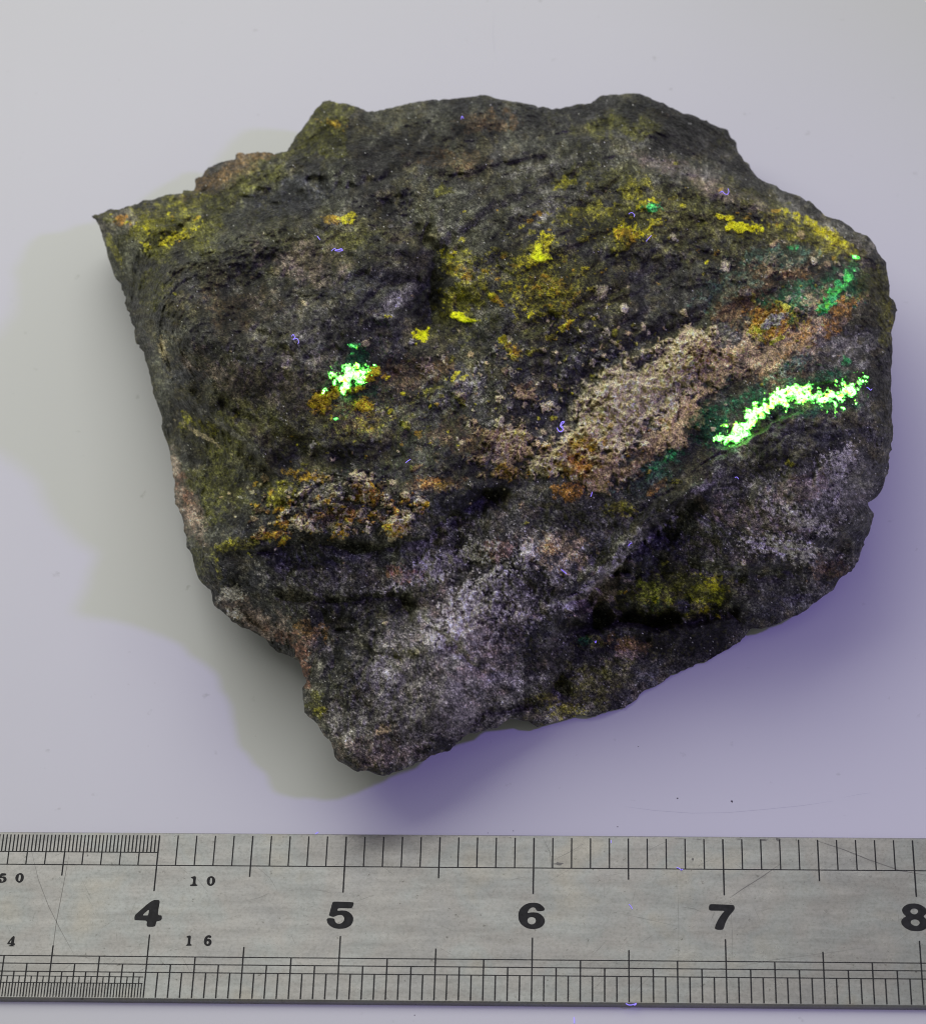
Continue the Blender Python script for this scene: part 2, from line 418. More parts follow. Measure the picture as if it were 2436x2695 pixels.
# ------------------------------------------------------------------ the rock
SIL = [(244,571),(257,564),(288,551),(354,542),(376,527),(406,523),(446,510),(479,507),(481,499),(507,496),(514,466),(531,463),(547,437),(578,428),(615,415),(624,400),(661,403),(696,400),(722,406),(755,398),(771,371),(801,327),(823,297),(850,268),(876,266),(911,272),(946,286),(970,296),(1001,290),(1032,281),(1084,270),(1141,264),(1198,257),(1242,250),(1286,253),(1321,264),(1374,270),(1427,283),(1471,286),(1515,277),(1554,270),(1585,250),(1620,246),(1657,246),(1701,253),(1732,266),(1762,281),(1798,294),(1841,310),(1872,323),(1899,336),(1914,340),(1923,362),(1938,376),(1942,402),(1958,424),(1973,441),(1991,466),(2026,483),(2061,503),(2096,514),(2127,531),(2153,551),(2171,567),(2215,582),(2250,606),(2285,624),(2302,643),(2311,665),(2329,692),(2334,727),(2340,780),(2353,793),(2360,815),(2355,837),(2349,859),(2347,903),(2346,988),(2342,1045),(2346,1120),(2344,1185),(2338,1238),(2325,1273),(2303,1308),(2285,1324),(2298,1352),(2292,1383),(2278,1418),(2259,1466),(2245,1493),(2215,1519),(2193,1554),(2149,1585),(2096,1620),(2039,1642),(2017,1653),(1975,1656),(1962,1673),(1946,1692),(1902,1716),(1859,1742),(1815,1758),(1766,1775),(1740,1795),(1722,1806),(1700,1815),(1674,1839),(1643,1859),(1613,1870),(1578,1883),(1516,1886),(1472,1898),(1437,1911),(1411,1918),(1389,1900),(1340,1892),(1305,1914),(1270,1925),(1226,1938),(1203,1953),(1176,1982),(1132,1995),(1084,2015),(1044,2032),(1014,2043),(974,2032),(939,2032),(913,2017),(891,2006),(882,1984),(869,1953),(851,1931),(825,1896),(803,1874),(799,1843),(794,1813),(807,1795),(792,1756),(781,1738),(755,1723),(724,1712),(693,1677),(654,1655),(619,1639),(588,1615),(561,1593),(553,1554),(526,1523),(513,1501),(504,1461),(489,1440),(489,1405),(480,1365),(467,1330),(458,1308),(460,1264),(449,1225),(445,1185),(432,1146),(425,1120),(427,1098),(412,1062),(403,1032),(397,992),(386,948),(381,926),(364,900),(362,903),(351,850),(332,806),(330,784),(319,744),(305,731),(294,701),(279,657),(268,622),(259,595)]

HP = [(640,200,20),(580,290,20),(470,300,14),(380,375,14),(280,395,16),(185,425,14),(240,560,13),(300,720,14),(312,800,11),(350,960,8),(370,1070,10),(420,1190,9.5),(540,1270,9),(590,1300,14),(600,1400,13),(660,1500,11),(740,1525,11),(850,1480,11),(950,1430,8.5),(1050,1430,2.5),(1180,1400,2),(1300,1340,2),(1400,1285,2),(1465,1250,3),(1510,1235,5),(1600,1200,6),(1680,1120,8),(1715,1000,12),(1700,960,14),(1740,900,22),(1755,800,25),(1757,600,24),(1740,520,24),(1600,400,20),(1490,350,18),(1450,300,15),(1400,245,15),(1250,185,18),(1100,210,20),(920,190,20),(740,220,20),
(700,300,30),(600,350,30),(450,420,30),(350,480,31),(300,560,28),(950,290,30),(1150,300,32),(1250,265,29),(1350,330,28),(1450,390,30),(230,450,19),
(450,570,38),(600,520,38),(600,650,41.5),(450,700,38.5),(700,730,37),(860,480,39),(1000,400,39),(1200,400,38),(1000,600,38),(1200,600,38),(1400,500,36),(1600,570,33),(1690,650,31),(1000,750,36),(850,620,33.5),(760,600,39),
(700,850,34),(1000,880,33),(1250,780,35),(1450,750,34),(1650,750,32),(1200,950,31),(900,950,31.5),(600,950,31),(490,860,31),(340,700,33),(285,640,25),
(460,1010,25.5),(430,1080,24),(400,1000,18),(375,880,17),(430,900,23),
(600,1030,29),(800,1000,30),(950,970,30.5),(1100,990,30),(1350,960,30),(1450,880,32),
(470,1120,21),(600,1110,24),(750,1095,25),(900,1060,26),(1050,1080,27),(1200,1060,25.5),
(560,1200,17),(700,1200,21),(850,1200,23),(1000,1200,22),(650,1300,19),(800,1330,19),(950,1330,16),(700,1420,15),(850,1430,14.5),(1050,1300,12),
(1500,860,33.5),(1600,900,32),(1700,860,28),(1600,1000,27.5),(1700,950,23),(1450,1000,26),(1450,1080,22),(1600,1080,20),(1700,1010,19),
(1650,1090,12),(1550,1130,13),(1400,1150,16),(1300,1150,17),(1200,1180,14),(1150,1250,8),(1300,1250,7.5),(1400,1220,9),(1120,1350,4.5),(1250,1310,4.5),
(1100,1170,21),(1150,1190,15),(1240,1090,24)]


def tps_fit(P, h, lam=0.02):
    P = P / 400.0
    d2 = ((P[:, None] - P[None]) ** 2).sum(-1)
    K = 0.5 * d2 * np.log(d2 + 1e-12)
    n = len(P); Q = np.c_[np.ones(n), P]
    A = np.zeros((n + 3, n + 3)); A[:n, :n] = K + lam * np.eye(n) * .1; A[:n, n:] = Q; A[n:, :n] = Q.T
    return P, np.linalg.solve(A, np.r_[h, 0, 0, 0])


def tps_eval(mod, U, W):
    P, c = mod; U = U / 400.0; W = W / 400.0
    r = c[-3] + c[-2] * U + c[-1] * W
    for i in range(len(P)):
        d2 = (U - P[i, 0]) ** 2 + (W - P[i, 1]) ** 2
        r = r + c[i] * 0.5 * d2 * np.log(d2 + 1e-12)
    return r


def poly_dist(U, W, poly, closed=True):
    """distance to a polyline, plus signed side (cross) of the nearest segment"""
    n = len(poly); best = np.full(U.shape, 1e9, np.float32); side = np.zeros(U.shape, np.float32); ins = np.zeros(U.shape, bool)
    tt = np.zeros(U.shape, np.float32)
    for i in range(n if closed else n - 1):
        ax, ay = poly[i]; bx, by = poly[(i + 1) % n]
        dx, dy = bx - ax, by - ay; l2 = dx * dx + dy * dy + 1e-9
        t = np.clip(((U - ax) * dx + (W - ay) * dy) / l2, 0, 1)
        ex = U - ax - t * dx; ey = W - ay - t * dy
        d = ex * ex + ey * ey
        m = d < best
        best[m] = d[m]; side[m] = (dx * ey - dy * ex)[m]; tt[m] = (i + t)[m]
        if closed:
            c = ((ay > W) != (by > W)) & (U < (bx - ax) * (W - ay) / (by - ay + 1e-12) + ax)
            ins ^= c
    return np.sqrt(best), side, ins, tt


# ledge lines: (polyline, drop mm, step width, recovery, lip)
LEDGES = [
    ([(425,1090),(480,1082),(540,1068),(600,1052),(680,1062),(760,1066),(830,1050),(870,1012),(950,965),(1010,960)], 3.6, 10, 60, .7),
    ([(1330,1092),(1400,1104),(1480,1112),(1560,1108),(1640,1072),(1712,1008)], 3.0, 9, 80, .8),
    ([(300,735),(340,770),(380,800),(420,826),(460,850),(505,885),(530,925),(560,960)], 2.6, 10, 45, .8),
    ([(525,1150),(580,1165),(640,1178),(720,1176),(770,1168),(800,1172),(822,1192),(812,1216)], 2.2, 12, 60, .4),
    ([(1470,1232),(1420,1216),(1380,1228),(1300,1240),(1200,1235),(1110,1250)], 5.0, 11, 60, 1.0),
    ([(1085,1392),(1020,1404),(960,1418),(900,1440)], 2.0, 8, 40, .3),
    ([(1000,975),(1100,1000),(1200,1005),(1300,995),(1350,975)], .9, 14, 50, .2),
    ([(1385,965),(1330,1000),(1270,1050),(1210,1105),(1150,1160),(1100,1195),(1088,1260),(1083,1330),(1078,1395)], -4.6, 11, 60, 1.3),
    ([(560,348),(640,372),(700,385),(790,352),(860,322),(960,296),(1060,280),(1150,268),(1260,262)], -3.2, 12, 70, .5),
    ([(1260,318),(1340,345),(1420,372),(1500,400),(1580,425),(1650,468),(1700,520)], -2.2, 8, 45, .4),
    ([(1180,525),(1240,575),(1260,640),(1240,690)], .3, 10, 30, 0),
    ([(860,352),(900,340),(980,322),(1060,305)], .7, 6, 25, .3),
    ([(950,500),(1010,540),(1050,520),(1100,490),(1200,450),(1270,430)], .5, 5, 25, .2),
    ([(1100,640),(1190,600),(1280,560),(1360,520)], .5, 6, 25, .1),
    ([(1020,705),(1110,680),(1200,640),(1290,600)], .45, 5, 25, .1),
    ([(410,985),(420,1060),(440,1120)], -.9, 6, 25, .2),
    ([(1500,790),(1560,760),(1630,755),(1690,735)], 1.0, 8, 25, .2),
    ([(1390,880),(1450,880),(1500,845),(1560,815),(1640,805),(1720,800)], -.9, 8, 40, 0),
    ([(470,970),(560,985),(640,950),(700,930)], .6, 6, 25, .2),
    ([(1560,620),(1620,640),(1690,600)], .5, 6, 20, 0),
    ([(620,1225),(700,1240),(740,1280),(800,1300)], .9, 6, 30, .2),
    ([(860,1255),(900,1290),(930,1310),(1000,1290)], .8, 6, 25, .2),
]
# thin cracks / grooves (polyline, depth mm, half width); negative depth = ridge
CRACKS = [
    ([(330,505),(390,455),(470,410),(560,385),(690,392),(790,415),(842,480),(860,560),(850,640)], 2.2, 38), ([(380,560),(470,490),(580,450),(700,470),(770,540)], -1.2, 40),
    ([(560,345),(700,330),(850,330),(960,300),(1100,280),(1250,258)], -1.3, 26), ([(890,480),(980,410),(1080,365),(1200,330)], 1.4, 14), ([(870,400),(960,360),(1080,330),(1200,300)], -.9, 12), ([(1000,450),(1060,425),(1150,400),(1220,345)], .9, 9),
    ([(300,715),(360,765),(430,815),(500,868),(540,925)], -2.2, 16), ([(345,830),(420,900),(480,960)], 1.6, 24), ([(1100,1172),(1180,1110),(1260,1040),(1330,990),(1388,955)], -1.8, 14), ([(1120,1200),(1200,1130),(1290,1060),(1380,1000)], 1.6, 26),
    ([(1120,770),(1190,712),(1260,672),(1340,640),(1420,590)], 1.1, 16), ([(840,1225),(900,1290),(950,1330),(1030,1320)], 1.2, 13), ([(600,1230),(660,1290),(650,1350)], 1.0, 14), ([(560,1160),(640,1200),(740,1215)], -1.0, 14), ([(1300,760),(1400,690)], .5, 7),
    ([(880,1060),(930,1110),(1010,1120),(1060,1180)], .8, 10), ([(1250,340),(1350,370),(1450,395),(1600,440)], -1.2, 16), ([(900,700),(1000,660),(1150,600),(1280,540)], .8, 12), ([(600,560),(660,640),(640,740),(560,800)], -.8, 45), ([(560,860),(620,900),(720,900),(800,860)], 1.0, 22), ([(430,620),(520,660),(560,720)], .8, 18),
    ([(1150,470),(1200,520),(1290,540),(1400,520)], .9, 20), ([(1440,640),(1480,590),(1560,560)], .6, 12),
    ([(835,430),(852,500),(862,560),(858,615),(835,650)], 1.5, 18), ([(720,600),(760,560),(800,550),(835,570)], .8, 9), ([(800,620),(830,585),(836,560)], .8, 8), ([(330,500),(380,470),(450,440),(520,410),(600,395),(680,395)], 2.4, 26), ([(1290,985),(1320,965),(1345,950)], .4, 3), ([(1375,925),(1400,900),(1430,880)], .5, 3), ([(1430,880),(1445,865),(1460,855)], .4, 3),
    ([(1480,870),(1530,862),(1560,845)], .3, 3), ([(1110,560),(1150,545),(1210,505),(1290,470)], .35, 4), ([(1050,460),(1080,470),(1130,452)], .4, 4), ([(700,940),(710,965),(690,990)], .4, 3), ([(1000,460),(1060,515)], .25, 3),
    ([(560,960),(580,990),(650,985)], .4, 3), ([(1500,930),(1560,945),(1640,930)], .25, 4), ([(1380,1010),(1440,1040),(1520,1052),(1600,1040)], .35, 5), ([(600,1100),(680,1110),(740,1130)], .35, 4), ([(650,560),(720,540),(800,560)], .4, 6), ([(620,600),(700,640),(800,640)], .35, 8),
    ([(1300,1120),(1330,1160),(1370,1170)], .5, 6), ([(790,1180),(812,1195),(800,1212)], 2.2, 15), ([(880,1300),(900,1240),(960,1225)], .5, 7), ([(300,640),(330,690),(360,730)], .5, 6), ([(1010,1330),(1060,1310),(1090,1280)], .4, 6), ([(1350,1180),(1400,1190),(1440,1170)], .5, 8),
]
DK = (.044,.043,.042); GG = (.088,.090,.072); BG = (.036,.037,.045); LG = (.235,.228,.212); PK = (.29,.225,.20); OL = (.100,.100,.026); OY = (.28,.265,.026)
YE = (.68,.62,.02); MU = (.50,.31,.025); RU = (.36,.18,.035); RB = (.14,.09,.045); TAN = (.85,.71,.46); TAN2 = (.50,.37,.22); CR = (.66,.60,.42); WH = (.78,.74,.72)
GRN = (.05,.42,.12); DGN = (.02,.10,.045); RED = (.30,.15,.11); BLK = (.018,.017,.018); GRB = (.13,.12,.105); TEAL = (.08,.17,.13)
# colour patches: colour, cx, cy, rx, ry, angle deg, strength, raggedness, noise wavelength, raise mm
PATCH = [
    (GG,1150,360,330,80,-8,.55,.8,60,0),(BLK,1000,240,420,46,-2,.75,.6,40,0),(BLK,1370,270,110,60,30,.8,.6,30,0),(BLK,800,300,120,60,-10,.5,.8,30,0),(GG,930,470,160,120,0,.65,.8,50,0),(GG,520,430,200,80,-15,.6,.7,60,0),(BG,560,390,150,50,-10,.9,.6,50,0),(BG,1080,220,330,35,0,.7,.6,50,0),(BLK,1050,235,330,30,-3,.55,.8,40,0),
    (LG,1080,395,70,26,-20,.4,1.1,14,0),(LG,1050,330,150,12,-14,.4,1.2,12,0),(LG,940,560,70,60,0,.35,.9,25,0),(BG,850,560,45,110,10,.8,.6,40,0),(GG,770,560,100,80,-35,.6,.8,30,0),(LG,790,585,60,16,-40,.5,.9,16,0),
    (PK,600,520,90,50,10,.5,1.0,22,0),(PK,430,735,110,40,30,.3,1.1,22,0),(LG,560,640,150,90,0,.35,1.0,35,0),(PK,560,760,150,60,0,.15,1.1,25,0),(BG,700,560,90,50,0,.5,.8,40,0),(RB,470,600,120,60,0,.3,1.1,22,0),
    (PK,1400,365,165,26,22,.75,.7,30,.2),(LG,1590,425,110,22,32,.6,.7,30,.1),(PK,1660,480,90,26,38,.4,.8,30,0),(LG,1340,335,80,20,10,.55,.8,20,0),
    (PK,640,240,60,60,0,.0,.8,40,0),(OL,640,255,62,62,0,.7,.7,30,0),(MU,660,245,22,8,15,.4,1.2,8,.1),(OL,560,310,110,40,-35,.5,.8,30,0),
    (OL,330,455,130,80,-25,.95,.6,40,0),(OY,300,430,70,34,-15,.5,1.2,10,.15),(YE,346,466,40,10,-22,.6,1.2,7,.2),(YE,385,400,34,8,-30,.35,1.3,6,.1),(OL,420,400,130,35,-30,.6,.9,30,0),(RB,440,340,95,34,-32,.95,.5,30,.2),(RB,500,303,50,10,0,.7,.9,12,.1),(BLK,320,415,26,14,0,.5,.9,10,0),
    (GRB,225,440,45,30,0,.8,.7,20,0),(RU,238,432,16,12,40,.85,.8,10,.1),(OL,210,425,20,14,0,.7,.8,10,.1),(GG,230,500,40,60,20,.6,.6,20,0),(OY,226,495,7,38,-22,.6,.7,10,.1),(OL,300,560,30,50,0,.5,.9,15,0),
    (MU,655,432,26,8,0,.55,1.0,9,.1),(YE,688,428,15,11,-30,.7,.9,9,.2),(OL,690,470,50,26,0,.5,.9,16,0),(OL,640,480,130,70,0,.3,1.0,30,0),
    (OL,1080,570,190,130,0,.45,1.0,30,0),(OL,1260,450,150,70,10,.5,1.0,24,0),(OL,1450,470,170,60,25,.55,.9,24,0),(OL,1500,400,120,26,25,.6,.9,20,0),(OL,620,850,190,100,0,.35,1.0,30,0),(OL,1330,400,200,50,18,.45,.9,30,0),(OL,1230,250,90,30,0,.7,.9,20,0),(OL,1200,350,40,16,-20,.7,.9,12,.1),(OL,1130,340,50,16,-30,.5,.9,12,0),(OL,870,375,20,13,-20,.9,.9,9,.1),
    (OY,1060,560,62,56,0,.5,1.3,8,.1),(OY,910,520,42,24,0,.5,1.2,9,.1),(MU,905,530,22,10,0,.3,1.3,6,.1),(YE,1070,480,16,26,30,.6,1.0,8,.2),(YE,1040,515,28,16,0,.5,1.1,8,.15),(OY,920,580,60,30,-30,.6,1.0,12,.1),(MU,1100,565,36,12,20,.35,1.3,6,.1),(OY,1090,590,40,30,0,.5,1.1,9,.1),(OY,1110,360,24,14,-20,.7,.9,9,.1),(OY,1250,370,30,26,-30,.55,1.1,10,.1),(OY,1160,420,60,24,0,.45,1.1,10,.1),
    (YE,1240,458,40,16,5,.75,.9,10,.25),(MU,1236,462,22,14,0,.8,.9,8,.3),(OY,1225,480,16,20,10,.7,.9,10,.2),(YE,1290,440,18,9,0,.5,1.1,7,.1),(YE,1262,403,14,10,0,.5,1.1,7,.1),(GRN,1280,408,20,8,0,.85,.9,7,.1),
    (YE,1610,450,58,11,30,.75,.8,12,.25),(YE,1655,478,46,10,40,.6,.9,10,.2),(OY,1590,470,110,24,25,.55,1.0,12,.1),(MU,975,590,17,7,30,.9,.8,9,.3),(YE,968,582,8,7,0,.9,.6,6,.3),(YE,1112,640,22,4.5,-36,.8,.7,6,.25),
    (YE,992,670,11,9,0,.75,.9,7,.25),(MU,1008,690,17,11,30,.6,1.0,7,.2),(YE,1010,702,10,6,0,.7,.9,6,.2),(CR,1003,668,9,6,0,.5,1.0,5,.2),(OY,1050,690,22,6,-20,.6,1.1,6,.1),(OL,880,640,50,30,0,.4,1.1,15,0),(OY,1085,662,10,9,0,.6,1.1,6,.1),
    (YE,896,740,14,5,-60,.5,1.0,6,.2),(YE,912,745,9,6,-50,.6,.9,6,.2),(OY,845,770,26,8,-20,.5,1.1,6,.1),(RB,850,730,36,26,-30,.6,.9,12,.2),(PK,838,718,14,14,0,.8,.9,7,.3),(LG,845,745,30,8,-50,.55,1.0,6,.2),(RB,800,740,60,40,0,.4,1.0,16,0),
    (MU,632,792,24,22,-20,.85,.9,9,.3),(RB,670,800,40,14,0,.7,.9,12,.1),(MU,718,798,20,14,25,.9,.9,8,.35),(RB,700,830,46,26,0,.35,1.1,12,0),(MU,734,733,11,11,0,1,.6,7,.4),(MU,684,765,24,9,0,.9,.9,8,.3),(MU,645,775,16,10,-40,.8,1.0,7,.3),
    (TAN,1270,770,140,66,-30,1.0,.65,20,.65),(TAN,1190,850,95,52,-32,1.0,.7,18,.65),(TAN,1345,690,75,42,-28,.95,.65,18,.65),(TAN2,1405,720,60,52,-35,.9,.7,20,.5),(TAN2,1330,840,90,36,-35,.85,.8,18,.4),(TAN2,1180,930,70,44,-20,.8,.9,16,.4),(TAN,1085,910,48,30,-25,.95,.7,14,.7),(RB,1140,905,36,26,0,.8,.9,12,-.4),(MU,1150,875,34,13,0,.7,1.0,9,.3),(RU,1135,915,22,18,0,.6,1.0,9,.1),
    (OY,1300,770,95,32,-30,.28,1.1,12,0),(CR,1190,800,90,50,-30,.35,1.3,8,.1),(CR,1300,740,100,40,-30,.25,1.3,8,.1),(LG,1250,830,90,34,-35,.4,1.2,9,0),(GRB,1350,750,60,14,-35,.7,1.0,12,-.3),(GRB,1290,700,50,12,-28,.4,1.1,9,-.2),(RB,1180,790,26,10,-30,.5,1.1,9,-.2),
    (BG,1120,720,110,40,-30,.7,.7,26,-.2),(BG,1080,800,50,30,-40,.75,.8,16,-.2),(BG,1240,680,60,14,-30,.7,.8,12,-.2),
    (TAN2,990,885,66,52,0,.9,.75,16,.6),(TAN,1010,860,38,24,-20,.7,.9,10,.5),(MU,1000,930,30,14,0,.4,1.1,9,.3),(RB,945,880,22,32,0,.6,.9,10,.1),(LG,975,905,34,20,0,.45,1.1,8,.1),(CR,985,830,6,12,22,.95,.7,5,.5),(LG,966,838,12,10,0,.6,1.0,5,.3),(TAN2,1030,775,26,13,15,.85,.9,8,.5),(TAN,1078,800,15,12,20,.85,.9,7,.5),(LG,1108,738,12,9,0,.7,1.0,6,.3),(RB,1030,760,30,8,0,.6,1.0,8,0),
    (RU,1115,967,30,18,0,.75,.8,12,.1),(RU,1120,962,14,10,0,.6,.9,8,.1),(MU,712,965,28,19,5,.85,.9,9,.4),(TAN,710,945,24,22,-10,.8,.8,9,.5),(RU,722,975,26,13,0,.6,1.0,8,.2),(TAN,785,1033,32,22,-30,.95,.7,10,.7),(MU,780,1042,24,14,-30,.75,.9,8,.3),(GRB,640,975,75,32,-15,.9,.7,18,.6),(LG,670,950,46,26,-15,.45,1.0,10,.2),(RB,650,1015,55,16,-10,.85,.9,10,-.2),
    (OY,555,975,36,28,-30,.6,1.0,12,.2),(MU,600,935,36,9,10,.6,1.1,8,.2),(RU,525,1055,38,8,-6,.85,.8,8,.3),(MU,520,1053,30,6,-6,.5,1.0,6,.2),(OY,470,1072,56,14,-12,.65,.8,9,.2),(TAN,586,1030,16,16,-30,.85,.8,8,.5),(TAN,612,1040,18,11,20,.8,.8,8,.5),(LG,560,1035,9,8,0,.6,1.0,6,.3),(TAN,660,1036,16,9,0,.6,1.1,6,.4),(MU,672,1050,20,9,-20,.7,1.0,7,.3),(CR,724,1042,9,9,0,.8,.7,6,.4),(LG,640,1035,90,16,-5,.35,1.2,8,.1),
    (RB,860,955,60,18,0,.7,.9,14,0),(RU,845,950,22,10,0,.6,1.0,8,.1),(MU,880,958,28,9,0,.4,1.1,7,.1),(TAN,830,985,9,8,0,.6,1.0,6,.3),(RB,900,860,60,40,0,.3,1.2,14,0),(MU,822,855,12,7,0,.6,1.0,6,.1),(LG,900,780,80,30,-10,.3,1.3,8,.1),(LG,940,760,50,20,0,.4,1.2,7,.1),(OY,720,830,90,30,-20,.3,1.3,9,.1),
    (RB,1440,600,40,52,0,.85,.8,16,.2),(RB,1490,560,46,30,0,.6,1.0,12,.2),(PK,1465,575,14,10,0,.6,1.0,7,.3),(TAN2,1540,520,56,22,0,.75,1.0,10,.3),(CR,1510,512,14,8,0,.6,1.0,6,.3),(RU,1560,540,34,8,0,.25,1.3,7,.1),(RB,1560,530,90,40,0,.5,1.0,14,0),
    (TAN2,1560,680,80,60,-20,.75,.9,18,.2),(RB,1520,720,60,44,0,.5,1.0,16,0),(RU,1650,620,56,20,-50,.6,.9,14,.1),(RU,1580,665,40,24,-40,.5,1.1,10,.1),(TAN2,1480,690,60,40,-20,.5,1.0,12,.1),(TAN2,1600,600,34,20,-20,.8,1.0,9,.3),(LG,1650,680,60,50,0,.5,1.0,14,0),(GRB,1600,700,90,50,0,.5,1.0,16,0),(RU,1480,610,18,6,0,.6,1.0,6,.1),
    (OY,1517,634,45,30,-32,.9,.5,12,.2),(RU,1505,620,34,20,-32,.85,.7,9,.3),(RU,1525,658,34,10,-32,.7,.9,8,.3),(CR,1519,634,34,21,-32,.55,.5,8,.3),(LG,1521,634,28,15,-32,.95,.35,9,.35),(GRB,1524,630,18,8,-32,.8,.8,6,-.3),(OY,1560,620,16,26,-30,.7,.9,8,.2),
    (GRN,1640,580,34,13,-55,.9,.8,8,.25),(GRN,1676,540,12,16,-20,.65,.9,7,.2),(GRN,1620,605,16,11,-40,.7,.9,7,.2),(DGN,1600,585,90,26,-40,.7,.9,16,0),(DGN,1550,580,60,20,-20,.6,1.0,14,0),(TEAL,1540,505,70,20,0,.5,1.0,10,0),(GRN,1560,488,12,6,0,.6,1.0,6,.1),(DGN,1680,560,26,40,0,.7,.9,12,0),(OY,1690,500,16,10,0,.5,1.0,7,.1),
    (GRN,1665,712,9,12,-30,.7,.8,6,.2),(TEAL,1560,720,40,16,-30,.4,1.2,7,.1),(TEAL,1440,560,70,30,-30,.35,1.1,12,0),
    (DGN,1400,835,46,34,-40,.85,.8,16,0),(DGN,1300,915,90,24,-35,.7,.9,14,0),(GRN,1310,905,30,8,-40,.5,1.2,6,.1),(GRN,1290,935,20,8,-40,.45,1.2,6,.1),(TEAL,1280,945,46,24,-30,.5,1.2,8,0),(DGN,1450,795,90,22,-20,.8,.9,16,0),(DGN,1590,745,110,18,-10,.7,.9,14,0),(DGN,1600,805,100,16,-8,.5,.9,14,0),(GG,1260,960,70,30,-30,.5,1.0,14,0),(OY,1220,1000,30,16,0,.6,1.1,8,.1),(OY,1330,948,9,7,0,.7,1.0,5,.2),(RU,1290,960,24,8,-40,.4,1.1,8,.1),(RB,1270,900,60,16,-35,.6,1.0,12,0),  # dark green around the glowing streak paints its halo into the rock colour
    (DGN,700,705,26,22,0,.85,.8,10,0),(DGN,680,770,60,20,0,.4,1.0,10,0),(GRN,700,680,10,5,0,.95,.8,4,.1),(DGN,590,640,1,1,0,0,.8,4,0),  # green halo of the left glowing crust, put in as dark green colour
    (OL,420,870,66,80,-30,.65,.9,22,0),(OY,365,830,14,22,0,.7,.9,12,.1),(OY,405,840,26,18,0,.5,1.1,9,.1),(OL,440,960,66,70,0,.6,1.0,20,0),(PK,345,950,20,90,-8,.8,.7,22,0),(RED,375,1000,16,60,-15,.45,.9,18,0),(PK,380,1020,24,50,-15,.5,.9,12,0),(GG,320,770,20,60,-10,.5,.9,12,0),(OL,370,1110,50,50,0,.55,1.0,16,0),(OY,432,1130,6,36,-14,.75,.8,9,.1),(TAN,322,690,10,26,-10,.45,.9,9,.1),(TAN,395,855,60,5,30,.5,1.0,9,.1),(LG,440,840,70,6,35,.6,1.0,9,.1),(BG,350,735,40,20,30,.6,.8,14,0),
    (BG,660,900,160,40,-5,.5,.9,24,0),(BG,480,1040,80,34,-10,.75,.7,22,0),(BG,520,1130,110,46,-10,.85,.7,24,0),(BG,640,1090,160,40,0,.7,.7,24,0),(BLK,630,1080,90,14,0,.5,1.0,12,0),(BG,900,990,110,50,-20,.95,.6,26,0),(BLK,920,970,60,26,-20,.5,.9,14,0),(LG,600,1145,150,30,8,.45,1.1,9,0),
    (LG,880,1330,250,150,0,.75,.8,30,0),(PK,820,1390,200,120,0,.25,1.0,24,0),((.34,.32,.31),830,1350,230,150,0,.6,.9,22,0),(LG,740,1400,130,100,0,.5,1.1,9,0),(BG,760,1360,30,16,0,.5,1.0,9,0),(PK,940,1220,130,110,0,.65,.9,24,0),(LG,1000,1130,200,90,-10,.6,.9,20,0),(WH,1036,1090,16,36,10,.9,.8,10,.3),(WH,960,1165,80,44,-30,.75,1.2,8,.2),(WH,870,1110,110,22,-20,.65,1.2,8,.2),(WH,920,1230,60,50,0,.6,1.2,8,.2),(PK,960,1240,80,40,-30,.5,1.1,9,.1),(WH,860,1258,36,18,10,.7,1.1,7,.3),(WH,1010,1210,40,34,0,.35,1.3,7,.2),(TAN2,1100,1080,60,38,0,.35,1.1,12,0),(RU,1080,1080,16,10,0,.35,1.1,7,0),(RED,985,1085,30,24,-30,.4,1.0,12,0),(RED,790,1130,44,14,10,.5,1.0,10,0),(GG,1130,1030,110,30,0,.6,.9,16,0),
    (BLK,1020,1160,60,46,0,.55,1.2,10,-.3),(BLK,960,1190,40,36,0,.35,1.3,7,-.2),(BLK,880,1110,70,18,-10,.5,1.2,8,-.2),(BG,1000,1290,100,40,-20,.7,.9,16,0),(BG,1010,1240,60,30,0,.5,1.0,12,0),(BLK,760,1190,110,26,0,.55,.9,14,-.2),(BLK,700,1250,90,60,0,.45,1.0,14,0),(BG,680,1310,40,50,0,.7,.8,14,0),(GG,840,1300,110,40,0,.4,1.0,14,0),(OL,800,1285,34,14,0,.5,1.0,8,0),(CR,823,1284,6,5,0,.8,.8,5,.3),(BLK,870,1470,46,22,-20,.7,.8,10,-.3),(BLK,1000,1400,60,16,-20,.6,.8,10,-.3),
    (GG,560,1190,110,24,10,.4,1.0,12,0),(PK,480,1205,66,26,35,.7,.9,14,0),(WH,450,1172,30,14,-10,.6,1.0,9,.2),(WH,462,1208,16,9,20,.75,1.0,7,.2),(PK,540,1230,110,26,25,.65,.9,16,0),(RED,598,1310,15,46,-10,.75,.8,14,0),(RU,610,1240,40,16,20,.35,1.0,12,0),(RED,560,1250,50,14,25,.4,1.0,10,0),(GG,620,1390,50,60,0,.4,1.0,14,0),(OL,620,1385,16,30,-15,.8,.8,10,0),(OY,632,1400,10,12,0,.5,1.0,6,.1),(PK,730,1480,70,34,0,.4,1.1,14,0),(TAN2,755,1435,16,10,0,.6,1.0,8,.1),
